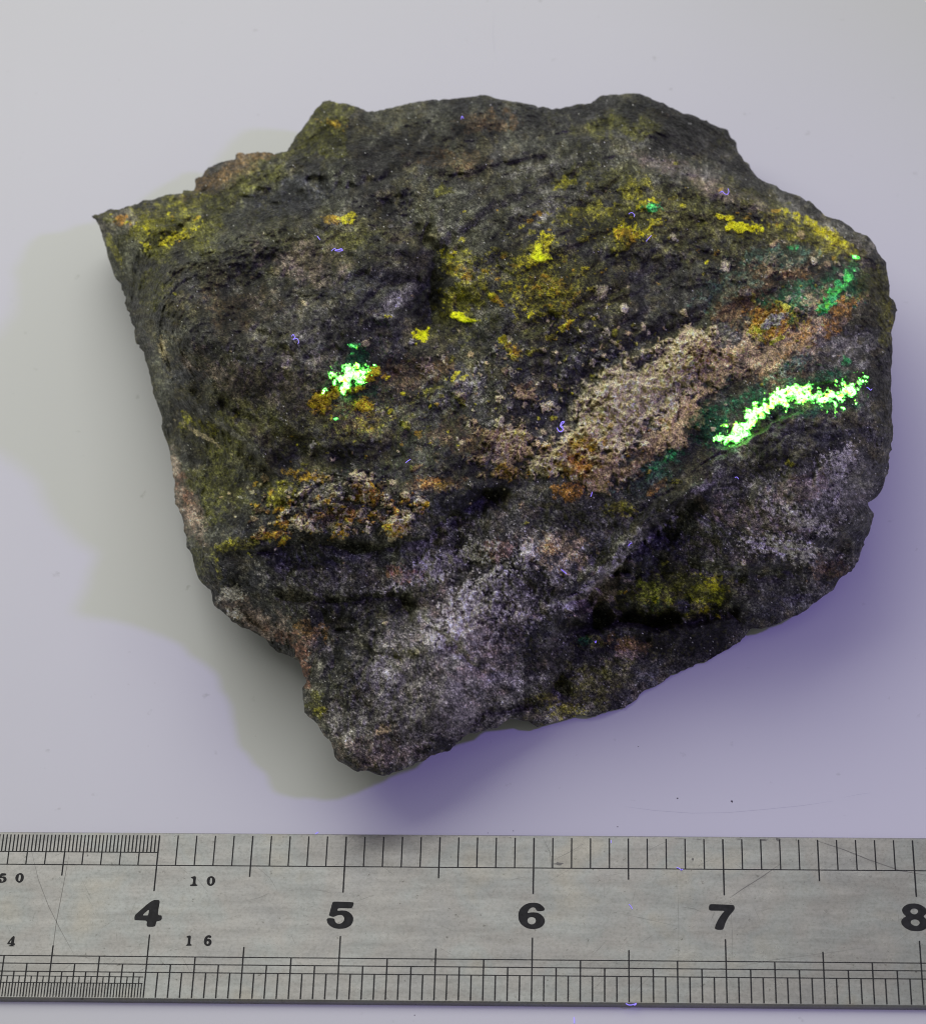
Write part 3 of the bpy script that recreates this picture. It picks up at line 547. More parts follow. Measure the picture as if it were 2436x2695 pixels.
    (LG,1550,950,200,100,-10,.4,1.0,20,0),(BLK,1520,900,120,30,-15,.4,1.1,14,0),(BG,1640,870,80,30,-10,.5,1.0,14,0),(WH,1560,1020,70,20,20,.5,1.4,6,.1),(WH,1550,1080,80,20,10,.6,1.4,6,.1),(WH,1640,930,50,30,-60,.5,1.4,6,.1),(LG,1640,960,70,50,-50,.5,1.1,9,0),(PK,1580,960,60,26,-20,.5,1.1,10,0),(PK,1480,1020,110,34,10,.4,1.1,12,0),(BG,1600,850,90,26,0,.5,1.0,16,0),(GG,1500,880,80,40,0,.5,1.0,16,0),(BLK,1470,930,60,14,-20,.4,1.1,10,0),(TAN2,1660,1000,1,1,0,0,1,9,0),
    (BG,1300,1070,130,50,-40,.8,.6,24,0),(WH,1210,1115,17,9,-35,.75,.9,7,.3),(WH,1118,1188,16,14,0,.65,.9,7,.3),(WH,1180,1140,70,12,-45,.45,1.2,7,.2),(PK,1180,1160,60,24,-40,.45,1.1,12,0),(LG,1250,1060,110,14,-42,.5,1.0,12,.1),(BG,1170,1080,60,20,-40,.4,1.0,12,0),
    (OL,1330,1180,130,60,-5,.9,.7,24,0),((.22,.25,.03),1285,1165,34,28,0,.8,.9,12,.1),((.30,.31,.03),1395,1165,36,30,0,.8,1.0,9,.15),(YE,1400,1150,16,12,0,.6,1.0,8,.2),(YE,1388,1200,12,9,0,.7,.9,7,.2),(DGN,1290,1190,26,14,0,.4,1.0,8,0),(BG,1345,1190,18,16,0,.8,.7,10,-.2),
    (BLK,1280,1255,200,62,-8,.92,.7,20,0),(BLK,1160,1290,70,80,0,.6,.8,22,0),(BLK,1400,1260,70,34,-25,.9,.6,18,-.2),(OL,1160,1262,34,12,0,.8,.9,9,0),(DGN,1150,1260,14,10,0,.8,.8,8,0),(OL,1160,1350,130,50,-25,.6,1.0,18,0),(OY,1110,1400,34,16,0,.45,1.1,9,.1),(OY,1080,1375,30,9,0,.4,1.1,8,.1),(RB,1240,1270,46,18,10,.8,.9,10,0),(PK,1230,1290,34,9,0,.4,1.1,7,0),(LG,1620,1130,70,40,-40,.35,1.0,16,0),(RB,1630,1120,50,30,-40,.6,.9,14,0),(GG,1500,1160,110,40,-15,.5,1.0,18,0),(BG,1560,1180,90,26,-25,.6,.9,16,0),
    (OL,1740,640,16,80,0,.9,.7,20,0),((.30,.27,.30),1385,955,40,8,-35,.5,1.0,8,.1),((.34,.32,.36),1290,1045,90,9,-42,.7,1.1,8,.2),((.34,.32,.36),1180,1130,70,9,-45,.6,1.1,8,.2),(OY,1750,620,8,30,0,.5,.9,12,0),(OL,1720,560,26,50,-20,.6,.9,14,0),(GRB,1700,500,36,40,30,.4,.9,14,0),(DK,1400,240,70,60,30,.7,.6,22,0),(LG,832,268,6,14,30,.6,.8,8,.1),(GG,880,230,160,30,0,.45,1.0,20,0),(RB,960,240,60,24,0,.4,1.0,16,0),(RB,880,310,80,24,0,.4,1.0,16,0),
    (CR,1183,575,13,17,10,.7,.8,7,.4),(CR,1228,607,10,12,-20,.75,.7,6,.5),(CR,1326,466,8,8,0,.7,.8,5,.4),(CR,1428,523,14,11,-30,.6,.9,6,.4),(CR,1180,690,16,8,0,.0,1,5,.3),(LG,1270,705,22,12,0,.7,1.0,6,.3),(CR,1245,722,8,6,0,.5,1,5,.3),(LG,800,452,1,1,0,0,1,5,0),(CR,1380,665,1,1,0,0,1,5,0),(LG,770,445,5,4,0,.7,.8,5,.2),
]
# crusts that are parts of their own: name, label, material key, colour, ellipses [(cx,cy,rx,ry,ang)], ragged, wavelength, raise, emission
CRUST = [
    ('yellow_crust', 'bright lemon yellow crust near the right end of the upper face', 'yel', (.85,.80,.02), [(1462,447,40,12,5)], .8, 10, .5, .16),
    ('yellow_crust', 'small lemon yellow nodules above the larger lemon crust', 'yel', (.70,.64,.02), [(1416,426,11,6,10),(1436,428,10,7,0)], .6, 9, .5, .02),
    ('yellow_crust', 'lime yellow glowing crust highest in the olive patch', 'yel', (.80,.80,.04), [(1060,492,9,15,10),(1062,505,19,9,0)], .8, 8, .5, .5),
    ('yellow_crust', 'lime yellow glowing crust shaped like a leaf', 'yel', (.80,.80,.02), [(906,624,25,9,14),(925,630,12,5,0)], .7, 8, .5, .55),
    ('yellow_crust', 'rounded lime yellow glowing crust', 'yel', (.80,.76,.02), [(827,661,17,14,-30),(842,647,6,4,-60)], .7, 8, .5, .5),
    ('green_crust', 'white green glowing crust beside mustard crust on the left', 'grn', (.3,.6,.1), [(692,738,32,20,-10),(680,760,18,13,-40),(716,733,16,13,0),(640,768,8,5,-50)], 1.25, 9, .5, 1),
    ('green_crust', 'long white green glowing streak near the right edge', 'grn', (.3,.6,.1), [(1416,862,10,6,0),(1450,850,28,19,-25),(1478,822,26,14,-50),(1502,802,30,16,-35),(1532,787,34,19,-25),(1565,774,32,18,-8),(1590,776,18,11,30)], 1.15, 9, .4, 1),
    ('green_crust', 'broken right end of the glowing green streak', 'grn', (.3,.6,.1), [(1614,784,18,15,-10),(1645,780,22,19,-10),(1668,764,24,18,-20),(1692,750,12,9,0)], 1.7, 8, .4, .8),
    ('green_crust', 'small teal green glowing crust above the left glowing crust', 'grn', (.1,.5,.2), [(697,681,10,4,10),(692,695,4,3,0)], 1.0, 4, .2, .16),
    ('green_crust', 'faint green glowing crust near the right shoulder', 'grn', (.1,.5,.1), [(1683,505,10,4,10)], .9, 4, .2, .5),
    ('green_crust', 'dull green glowing vein slanting below the right shoulder', 'grn', (.08,.45,.12), [(1668,545,9,16,40),(1648,570,11,22,45),(1625,600,10,16,30)], 1.3, 6, .2, .055),
    ('green_crust', 'tiny glowing green dot below the left glowing crust', 'grn', (.1,.5,.2), [(661,824,5,4,0)], .5, 5, .2, .8),
    ('green_crust', 'tiny glowing green fleck at the upper right', 'grn', (.1,.5,.2), [(1282,407,10,4,0)], 1.0, 5, .15, .12),
    ('orange_rim', 'orange and yellow rim round a pale nodule at the right', 'tan', (.50,.30,.05), [(1517,634,43,25,-32)], .5, 9, .5, 0),
    ('orange_rim_spot', 'yellow green spots on the orange rim', 'tan', (.50,.50,.07), [(1545,603,22,6,35),(1490,650,12,5,40),(1530,668,24,5,-32)], .8, 7, .3, 0),
    ('pale_nodule', 'pale grey nodule inside an orange rim at the right', 'tan', (.52,.52,.44), [(1521,632,30,14,-32)], .5, 7, .9, 0),
    ('tan_crust', 'flaky tan crust left of the broad tan crust', 'tan', None, [(990,885,56,44,0)], .75, 16, .2, 0),
    ('tan_crust', 'pale corner flake below the broad tan crust', 'tan', (.62,.55,.36), [(1062,918,26,20,-25)], .7, 10, .5, 0),
    ('mustard_crust', 'mustard crust trailing below the left glowing crust', 'tan', (.58,.44,.03), [(632,790,22,20,-20),(655,775,20,10,-40)], 1.0, 8, .4, 0),
    ('mustard_crust', 'small branching mustard crust below the left glow', 'tan', (.60,.44,.03), [(718,798,18,12,25)], 1.0, 7, .5, 0),
    ('mustard_crust', 'golden lumps at the right rim of the left glow', 'tan', (.75,.60,.03), [(737,732,12,10,0),(728,744,12,8,0),(705,764,18,7,-15)], .8, 6, .5, 0),
    ('orange_crust', 'orange brown crust with cream top above the front ridge', 'tan', None, [(712,955,26,28,5)], .8, 9, .3, 0),
    ('tan_crust', 'wedge of tan and orange crust on the front ridge', 'tan', None, [(785,1033,30,20,-30)], .6, 10, .2, 0),
    ('tan_crust', 'ragged tan flake on the left front ridge', 'tan', None, [(590,1032,17,14,-30),(604,1036,18,11,20)], .2, 8, .2, 0),
    ('orange_crust', 'thin orange strip at the left end of the front ridge', 'tan', None, [(523,1055,38,7,-6)], .8, 8, .2, 0),
    ('rust_spot', 'round rust coloured spot below the broad tan crust', 'tan', None, [(1115,966,24,16,0)], .8, 10, .1, 0),
    ('cream_flake', 'cream comma shaped flake above the small tan crust', 'tan', (.75,.68,.48), [(983,829,4,11,22),(976,838,7,4,0)], .7, 5, .5, 0),
    ('cream_flake', 'cream flake left of the right hand tan band', 'tan', (.60,.55,.40), [(1228,606,8,10,-20)], .7, 6, .5, 0),
    ('cream_flake', 'yellowish cream flake above the dark middle band', 'tan', (.50,.46,.26), [(1183,575,11,14,10)], .8, 7, .4, 0),
]


def build_rock():
    g = 1.75
    X0, X1, Y0, Y1 = 176, 1772, 178, 1536
    us = np.arange(X0, X1, g); ws = np.arange(Y0, Y1, g)
    U, W = np.meshgrid(us, ws); ny, nx = U.shape
    poly = [(a / V2S, b / V2S) for a, b in SIL]
    # coarse distance field then upsample where far, exact near: do exact on full grid
    D, _, ins, _ = poly_dist(U, W, poly)
    S = np.where(ins, D, -D)
    S = S + 2.6 * fbm2(U / 26, W / 26, 1, 3) + (1.3 + 1.6 * vn2(U / 60, W / 60, 6)) * fbm2(U / 10, W / 10, 5, 3)
    inside = S > 0
    keepq = inside[:-1, :-1] | inside[1:, :-1] | inside[:-1, 1:] | inside[1:, 1:]
    gy, gx = np.gradient(S, g)
    gl = np.sqrt(gx ** 2 + gy ** 2) + 1e-6
    out = ~inside
    stepd = np.clip(-S, 0, 2.2 * g)
    U = U + np.where(out, gx / gl * stepd, 0); W = W + np.where(out, gy / gl * stepd, 0)
    Si = np.maximum(S, 0)
    # macro height
    hp = np.array(HP, float)
    H = tps_eval(tps_fit(hp[:, :2], hp[:, 2]), U, W)
    H = np.clip(H, 1.5, 46)
    wu = U + 9 * fbm2(U / 45, W / 45, 21, 3); ww = W + 9 * fbm2(U / 45, W / 45, 31, 3)
    for pl, a, wd, rec, lip in LEDGES:
        pa = np.array(pl); m = 260
        sl = (slice(max(0, int((pa[:, 1].min() - m - Y0) / g)), max(0, int((pa[:, 1].max() + m - Y0) / g))), slice(max(0, int((pa[:, 0].min() - m - X0) / g)), max(0, int((pa[:, 0].max() + m - X0) / g))))
        u, v = wu[sl], ww[sl]
        d, sd, _, t = poly_dist(u, v, pl, False)
        n = len(pl) - 1
        endf = sstep(0, .7, t) * sstep(n, n - .7, t)
        # perpendicular falloff past the ends
        sg = np.sign(sd) if a > 0 else -np.sign(sd)
        # 'below' = right-hand side in image when walking the line
        sdn = d * sg
        prof = sstep(-wd * .3, wd, sdn) * np.exp(-np.maximum(sdn, 0) / rec) * np.clip(.85 + .45 * fbm2(u / 38, v / 38, 33, 2), .15, 1.5)
        H[sl] -= abs(a) * prof * endf
        if lip: H[sl] += lip * .6 * np.exp(-((sdn + wd) / (wd * 1.4)) ** 2) * endf
    for pl, dep, hw in CRACKS:
        pa = np.array(pl); m = 60 + 3 * hw
        sl = (slice(max(0, int((pa[:, 1].min() - m - Y0) / g)), max(0, int((pa[:, 1].max() + m - Y0) / g))), slice(max(0, int((pa[:, 0].min() - m - X0) / g)), max(0, int((pa[:, 0].max() + m - X0) / g))))
        d, sd, _, t = poly_dist(wu[sl], ww[sl], pl, False)
        n = len(pl) - 1
        H[sl] -= dep * np.exp(-(d / (hw * (1 + .45 * vn2(U[sl] / 14, W[sl] / 14, 34)))) ** 2) * (.35 + .65 * sstep(0, .6, t) * sstep(n, n - .6, t))
    # round over towards the outline
    R = 34.0
    q = np.clip(1 - Si / R, 0, 1)
    edge = (1 - np.sqrt(np.clip(1 - q * q, 0, 1)))
    H = H - 3.0 * edge * np.clip((H - 1) / 8, .25, 1)
    # relief from 3D noise
    P = unproj(U * V2S, W * V2S, H)
    x, y, z = P[..., 0], P[..., 1], P[..., 2]
    ca, sa = math.cos(.50), math.sin(.50)
    fx, fy = x * ca + y * sa, -x * sa + y * ca       # foliation axes
    rel = 1.7 * vn3(x / 15, y / 15, z / 15, 1) + 1.05 * vn3(x / 7, y / 7, z / 7, 2)
    rel += .55 * vn3(fx / 5, fy / 3.6, z / 4, 3)
    rel += .13 * (1 - 2 * np.abs(vn3(fx / 4.6, fy / 3.0, z / 3, 4)))
    rel += .28 * vn3(x / 2.2, y / 2.2, z / 2.2, 5)
    rel += .20 * vn3(fx / 1.5, fy / 1.1, z / 1.2, 6)
    fine = .20 * vn3(x / .8, y / .8, z / .8, 7) + .13 * vn3(x / .42, y / .42, z / .42, 8) + .05 * vn3(x / .23, y / .23, z / .23, 9)
    rough = .55 + .9 * sstep(-.3, .5, vn3(x / 9, y / 9, z / 9, 11))
    wx, wy, wz = x + .5 * vn3(x / 2, y / 2, z / 2, 14), y + .5 * vn3(x / 2, y / 2, z / 2, 15), z
    f1, e1 = facets(wx * ca + wy * sa, (-wx * sa + wy * ca) * 1.5, wz * 1.2, 11., 1)
    f2, e2 = facets(wx * ca + wy * sa, (-wx * sa + wy * ca) * 1.6, wz * 1.2, 4.6, 2)
    f3, e3 = facets(wx, wy * 1.2, wz, 1.7, 3)
    rel += 1.2 * f1 * sstep(0, .8, e1) + .35 * f2 * sstep(0, .8, e2)
    fine = fine + .22 * f3 * sstep(0, .4, e3)
    pits = -.22 * sstep(.45, .8, vn3(x / 1.3, y / 1.3, z / 1.3, 12)) * sstep(-.1, .5, vn3(x / 12, y / 12, z / 12, 13))
    H = H + (rel - .2) * (1 - .75 * np.clip(1 - Si / 22, 0, 1)) + fine * rough + pits
    # ---------------- colour
    Cc = np.zeros(U.shape + (3,), np.float32); Cc[:] = DK
    n1 = fbm2(U / 70, W / 70, 40, 4); n2 = fbm2(U / 40, W / 40, 50, 4); n3 = fbm2(U / 18, W / 18, 60, 4)

    def mixc(mask, c):
        nonlocal Cc
        Cc = Cc * (1 - mask[..., None]) + np.array(c, np.float32) * mask[..., None]
    mixc(.75 * sstep(-.1, .6, n1), GG); mixc(.6 * sstep(.1, .6, n2), BG); mixc(.35 * sstep(.0, .7, n3), (.12, .10, .06)); mixc(.3 * sstep(.2, .7, -n3), BLK)
    mixc(.40 * sstep(-.2, .5, n2 + .8 * n3) * sstep(1060, 900, W), (.085, .080, .030))
    nz = {}

    def nf(wl):
        k = wl if wl < 12 else round(wl / 4) * 4
        if k not in nz: nz[k] = fbm2(U / k, W / k, 70 + k, 4, .62)
        return nz[k]
    raise_ = np.zeros(U.shape, np.float32)

    def ell(cx, cy, rx, ry, ang, rg, wl, off):
        m = max(rx, ry) * 1.9 + 6
        a0 = max(0, int((cy - m - Y0) / g)); a1 = min(ny, int((cy + m - Y0) / g) + 2); b0 = max(0, int((cx - m - X0) / g)); b1 = min(nx, int((cx + m - X0) / g) + 2)
        if a1 <= a0 or b1 <= b0: return None
        u = U[a0:a1, b0:b1] - cx; v = W[a0:a1, b0:b1] - cy
        a = math.radians(ang); uu = (u * math.cos(a) + v * math.sin(a)) / rx; vv = (-u * math.sin(a) + v * math.cos(a)) / ry
        r = np.sqrt(uu * uu + vv * vv)
        N = np.roll(nf(wl), (off * 13 % ny, off * 29 % nx), (0, 1))[a0:a1, b0:b1]
        return (slice(a0, a1), slice(b0, b1)), (1 - r) + rg * .75 * N
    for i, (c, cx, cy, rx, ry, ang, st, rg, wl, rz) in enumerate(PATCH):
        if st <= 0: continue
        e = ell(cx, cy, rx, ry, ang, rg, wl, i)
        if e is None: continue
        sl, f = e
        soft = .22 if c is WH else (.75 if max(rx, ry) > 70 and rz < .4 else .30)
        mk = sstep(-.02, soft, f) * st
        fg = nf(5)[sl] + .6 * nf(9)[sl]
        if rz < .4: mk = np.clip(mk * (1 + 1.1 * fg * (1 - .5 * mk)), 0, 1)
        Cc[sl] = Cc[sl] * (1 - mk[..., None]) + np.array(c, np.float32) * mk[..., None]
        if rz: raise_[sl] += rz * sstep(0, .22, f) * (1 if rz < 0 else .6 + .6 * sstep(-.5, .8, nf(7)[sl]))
    # loose flecks of cream, mustard and grey grains strewn over the middle band
    rnd = random.Random(11)
    for _ in range(520):
        t = rnd.random()
        if t < .45: cx, cy = rnd.gauss(980, 130), rnd.gauss(790, 75)
        elif t < .6: cx, cy = rnd.gauss(1200, 60), rnd.gauss(690, 40)
        elif t < .75: cx, cy = rnd.gauss(640, 90), rnd.gauss(980, 50)
        elif t < .88: cx, cy = rnd.gauss(1560, 80), rnd.gauss(590, 70)
        else: cx, cy = rnd.uniform(300, 1700), rnd.uniform(350, 1300)
        r_ = rnd.choice((1.8, 2.2, 2.8, 3.6, 5.5)) * rnd.uniform(.8, 1.3)
        c = rnd.choice((CR, LG, TAN, TAN2, OY, LG, GRB))
        e = ell(cx, cy, r_ * rnd.uniform(1, 1.9), r_, rnd.uniform(0, 180), .9, 5, rnd.randrange(999))
        if e is None: continue
        sl, f = e; mk = sstep(0, .3, f) * rnd.uniform(.45, .9)
        Cc[sl] = Cc[sl] * (1 - mk[..., None]) + np.array(c, np.float32) * mk[..., None]
        raise_[sl] += .25 * sstep(0, .3, f)
    for _ in range(260):
        cx = rnd.uniform(490, 840) if rnd.random() < .7 else rnd.gauss(1150, 60)
        cy = (rnd.gauss(1030 - .15 * (cx - 560), 16) if rnd.random() < .5 else rnd.gauss(985, 26)) if cx < 850 else rnd.gauss(900, 30)
        r_ = rnd.choice((2, 3, 4, 6)) * rnd.uniform(.8, 1.2)
        c = rnd.choice((MU, RU, TAN, TAN2, RB, CR, MU))
        e = ell(cx, cy, r_ * rnd.uniform(1, 2), r_, rnd.uniform(-50, 20), 1.0, 5, rnd.randrange(999))
        if e is None: continue
        sl, f = e; mk = sstep(0, .2, f) * rnd.uniform(.5, .95)
        Cc[sl] = Cc[sl] * (1 - mk[..., None]) + np.array(c, np.float32) * mk[..., None]
        raise_[sl] += .35 * sstep(0, .2, f)
    for _ in range(420):
        t = rnd.random()
        if t < .38: cx, cy = rnd.gauss(1070, 75), rnd.gauss(555, 60)
        elif t < .6: cx, cy = rnd.gauss(1330, 150), rnd.gauss(440, 45)
        elif t < .7: cx, cy = rnd.gauss(310, 50), rnd.gauss(445, 25)
        elif t < .8: cx, cy = rnd.gauss(920, 40), rnd.gauss(560, 50)
        elif t < .88: cx, cy = rnd.gauss(1350, 70), rnd.gauss(1170, 25)
        else: cx, cy = rnd.gauss(760, 150), rnd.gauss(830, 80)
        r_ = rnd.choice((1.4, 1.8, 2.4, 3.2, 4.5))
        c = rnd.choice((OY, OY, YE, MU, OL))
        e = ell(cx, cy, r_ * rnd.uniform(1, 2.4), r_, rnd.uniform(-60, 30), 1.1, 5, rnd.randrange(999))
        if e is None: continue
        sl, f = e; mk = sstep(0, .3, f) * rnd.uniform(.4, .85)
        Cc[sl] = Cc[sl] * (1 - mk[..., None]) + np.array(c, np.float32) * mk[..., None]
        raise_[sl] += .12 * sstep(0, .3, f)
    # separate crusts
    region = np.full(U.shape, -1, int); em = np.zeros(U.shape, np.float32)
    for i, (nm, lb, mk_, c, els, rg, wl, rz, es) in enumerate(CRUST):
        for e_ in els:
            e = ell(*e_, rg, wl, 31 + i)
            if e is None: continue
            sl, f = e
            mk = sstep(0, .3, f)
            if c is not None: Cc[sl] = Cc[sl] * (1 - mk[..., None]) + np.array(c, np.float32) * mk[..., None]
            raise_[sl] += rz * .5 * mk
            em[sl] = np.maximum(em[sl], es * (.10 * sstep(0, .08, f) + .90 * sstep(.02, .6, f)))
            rs = region[sl]; rs[f > 0.02] = i; region[sl] = rs
    emc = cells2(U + 2.5 * vn2(U / 5, W / 5, 93), W + 2.5 * vn2(U / 5, W / 5, 94), 6.0, 5)
    em = em * (.12 + 1.5 * emc ** 2 + .5 * sstep(.1, .8, em))
    # the tan crust is a part too
    tanm = np.zeros(U.shape, bool)
    for (c, cx, cy, rx, ry, ang, st, rg, wl, rz), off in [(PATCH[k], k) for k in range(len(PATCH)) if PATCH[k][0] is TAN and PATCH[k][3] > 48]:
        sl, f = ell(cx, cy, rx, ry, ang, rg, wl, off); tanm[sl] |= f > .05
    si, sj = int((770 - Y0) / g), int((1270 - X0) / g)
    grown = np.zeros_like(tanm); grown[si - 3:si + 4, sj - 3:sj + 4] = True; tanm &= region < 0; grown &= tanm
    for _ in range(900):
        n_ = grown.copy(); n_[1:] |= grown[:-1]; n_[:-1] |= grown[1:]; n_[:, 1:] |= grown[:, :-1]; n_[:, :-1] |= grown[:, 1:]; n_ &= tanm
        if (n_ == grown).all(): break
        grown = n_
    region[grown] = 900
    # grain: salt-and-pepper crystals, painted sparkles and olive mottling
    rn = np.random.default_rng(5)
    cg = cells2(U + 2 * vn2(U / 4, W / 4, 91), W + 2 * vn2(U / 4, W / 4, 92), 4.2, 3); cg2 = cells2(U, W, 2.6, 9)
    gr = .9 * (cg - .5) + .8 * (cg2 - .5) + .30 * vn2(U / 3.1, W / 3.1, 81) + .45 * vn2(U / 1.9, W / 1.9, 83) + .25 * (rn.random(U.shape) * 2 - 1)
    lm = Cc.mean(-1)
    amp = (.95 + .35 * sstep(900, 1080, W)) - .6 * sstep(.1, .4, lm)
    Cc *= np.exp(amp * gr + .45 * fbm2(U / 9, W / 9, 85, 3) + .6 * fbm2(U / 24, W / 24, 95, 3) * (1 - sstep(.2, .5, lm)) + .45 * fbm2(U / 75, W / 75, 96, 2) * (1 - sstep(.2, .5, lm)))[..., None]
    sp = rn.random(U.shape)
    painted_glint = (sp > .9982 - .0025 * sstep(850, 1050, W)) & (Si > 6)  # sparkle highlights painted into the colour as scattered pale specks
    Cc[painted_glint] = Cc[painted_glint] * .3 + np.array((.5, .5, .52)) * rn.uniform(.5, 1.6, painted_glint.sum())[:, None]
    yn = sstep(.35, .8, fbm2(U / 6, W / 6, 87, 3)) * .25 * sstep(-.2, .5, fbm2(U / 90, W / 90, 89, 2))
    Cc = Cc * (1 - yn[..., None]) + np.array(OL, np.float32) * 1.3 * yn[..., None]
    Cc = Cc * np.array((1.0, 1.0, .85), np.float32)
    Cc = np.clip(Cc, .004, .85)
    H = H + raise_ * (1 + .3 * gr)
    H = np.maximum(H, .25)
    P = unproj(U * V2S, W * V2S, H)

    # ---------------- mesh
    idx = np.arange(ny * nx).reshape(ny, nx)
    q00 = idx[:-1, :-1][keepq]; q10 = idx[:-1, 1:][keepq]; q11 = idx[1:, 1:][keepq]; q01 = idx[1:, :-1][keepq]
    quads = np.stack([q00, q01, q11, q10], 1)
    fr = region.ravel()[q00]
    cen_u, cen_w = 1000., 820.
    Pf = P.reshape(-1, 3); Cf = Cc.reshape(-1, 3); Uf, Wf, Hf = U.ravel(), W.ravel(), H.ravel(); Ef = em.ravel()

    def rock_mat(kind):
        m, nt, p = nodes({'body': 'dark_ore_rock', 'grn': 'green_fluorescing_mineral', 'yel': 'yellow_mineral', 'tan': 'tan_mineral'}[kind])
        L = nt.links.new
        at = nt.nodes.new('ShaderNodeAttribute'); at.attribute_name = 'Col'
        tc = nt.nodes.new('ShaderNodeTexCoord')
        n = nt.nodes.new('ShaderNodeTexNoise'); n.inputs['Scale'].default_value = 5200; n.inputs['Detail'].default_value = 3; n.inputs['Roughness'].default_value = .7
        L(tc.outputs['Object'], n.inputs['Vector'])
        mr = nt.nodes.new('ShaderNodeMapRange'); mr.inputs[1].default_value = .38; mr.inputs[2].default_value = .64; mr.inputs[3].default_value = .38; mr.inputs[4].default_value = 1.85
        L(n.outputs['Fac'], mr.inputs[0])
        vm = nt.nodes.new('ShaderNodeVectorMath'); vm.operation = 'SCALE'
        L(at.outputs['Color'], vm.inputs[0]); L(mr.outputs[0], vm.inputs['Scale'])
        L(vm.outputs[0], p.inputs['Base Color'])
        n2_ = nt.nodes.new('ShaderNodeTexNoise'); n2_.inputs['Scale'].default_value = 3000; n2_.inputs['Detail'].default_value = 4; n2_.inputs['Roughness'].default_value = .7
        L(tc.outputs['Object'], n2_.inputs['Vector'])
        b = nt.nodes.new('ShaderNodeBump'); b.inputs['Strength'].default_value = .8; b.inputs['Distance'].default_value = .00028
        L(n2_.outputs['Fac'], b.inputs['Height']); L(b.outputs[0], p.inputs['Normal'])
        rr = nt.nodes.new('ShaderNodeMapRange'); rr.inputs[1].default_value = .35; rr.inputs[2].default_value = .7; rr.inputs[3].default_value = .42; rr.inputs[4].default_value = .85
        n3_ = nt.nodes.new('ShaderNodeTexNoise'); n3_.inputs['Scale'].default_value = 1500; n3_.inputs['Detail'].default_value = 2
        L(tc.outputs['Object'], n3_.inputs['Vector']); L(n3_.outputs['Fac'], rr.inputs[0]); L(rr.outputs[0], p.inputs['Roughness'])
        p.inputs['Specular IOR Level'].default_value = .22 if kind == 'body' else .2
        if kind in ('grn', 'yel'):
            ae = nt.nodes.new('ShaderNodeAttribute'); ae.attribute_name = 'Glow'
            p.inputs['Emission Color'].default_value = (.62, .80, .0, 1)
            if kind == 'grn':
                n5 = nt.nodes.new('ShaderNodeTexNoise'); n5.inputs['Scale'].default_value = 1100; n5.inputs['Detail'].default_value = 2
                L(tc.outputs['Object'], n5.inputs['Vector'])
                cr = nt.nodes.new('ShaderNodeValToRGB'); cr.color_ramp.elements[0].position = .55; cr.color_ramp.elements[0].color = (.13, 1.0, .13, 1)
                cr.color_ramp.elements[1].position = .64; cr.color_ramp.elements[1].color = (.40, 1.0, .05, 1)
                L(n5.outputs['Fac'], cr.inputs[0]); L(cr.outputs[0], p.inputs['Emission Color'])
            ms = nt.nodes.new('ShaderNodeMapRange'); ms.inputs[1].default_value = .36; ms.inputs[2].default_value = .66; ms.inputs[3].default_value = .12 if kind == 'grn' else .5; ms.inputs[4].default_value = 1.5
            n4 = nt.nodes.new('ShaderNodeTexNoise'); n4.inputs['Scale'].default_value = 1900; n4.inputs['Detail'].default_value = 3; n4.inputs['Roughness'].default_value = .7
            L(tc.outputs['Object'], n4.inputs['Vector']); L(n4.outputs['Fac'], ms.inputs[0])
            mm = nt.nodes.new('ShaderNodeMath'); mm.operation = 'MULTIPLY'; L(ae.outputs['Fac'], mm.inputs[0]); L(ms.outputs[0], mm.inputs[1])
            m2 = nt.nodes.new('ShaderNodeMath'); m2.operation = 'MULTIPLY'; L(mm.outputs[0], m2.inputs[0]); m2.inputs[1].default_value = 9.5 if kind == 'grn' else .55
            L(m2.outputs[0], p.inputs['Emission Strength'])
        return m
    mats = {k_: rock_mat(k_) for k_ in ('body', 'grn', 'yel', 'tan')}

    def fast_mesh(name, V, Cv, Ev, F, mat):
        me = bpy.data.meshes.new(name)
        me.vertices.add(len(V)); me.vertices.foreach_set('co', (V * MM).astype(np.float32).ravel())
        me.loops.add(F.size); me.loops.foreach_set('vertex_index', F.ravel().astype(np.int32))
        me.polygons.add(len(F)); me.polygons.foreach_set('loop_start', np.arange(0, F.size, 4, dtype=np.int32))
        me.polygons.foreach_set('use_smooth', np.ones(len(F), bool))
        me.materials.append(mat)
        me.update(calc_edges=True)
        a = me.color_attributes.new('Col', 'FLOAT_COLOR', 'POINT')
        a.data.foreach_set('color', np.c_[Cv, np.ones(len(Cv))].astype(np.float32).ravel())
        if Ev is not None:
            b = me.attributes.new('Glow', 'FLOAT', 'POINT'); b.data.foreach_set('value', Ev.astype(np.float32))
        o = bpy.data.objects.new(name, me); COL.objects.link(o)
        return o

    def submesh(sel):
        F = quads[sel]; used, inv_ = np.unique(F, return_inverse=True)
        return used, inv_.reshape(F.shape)
    root = bpy.data.objects.new('rock_specimen', None); COL.objects.link(root)
    root['label'] = 'large dark rough ore rock with yellow, tan and glowing green crusts on the white table'
    root['category'] = 'rock'
    # body incl. underside skirt
    used, F = submesh((fr < 0))
    Vb, Cb = Pf[used], Cf[used]
    # outer boundary from the complete set of quads
    E_ = np.concatenate([quads[:, [0, 1]], quads[:, [1, 2]], quads[:, [2, 3]], quads[:, [3, 0]]])
    key = np.sort(E_, 1); kk = key[:, 0].astype(np.int64) * (ny * nx) + key[:, 1]
    uq, first, cnt = np.unique(kk, return_index=True, return_counts=True)
    be = E_[first[cnt == 1]]
    bv, binv = np.unique(be, return_inverse=True); binv = binv.reshape(be.shape)
    lut = {int(v): i for i, v in enumerate(used)}
    extraV, extraC = [], []
    base0 = len(Vb)
    ids = np.array([lut.get(int(v), -1) for v in bv])
    miss = np.where(ids < 0)[0]
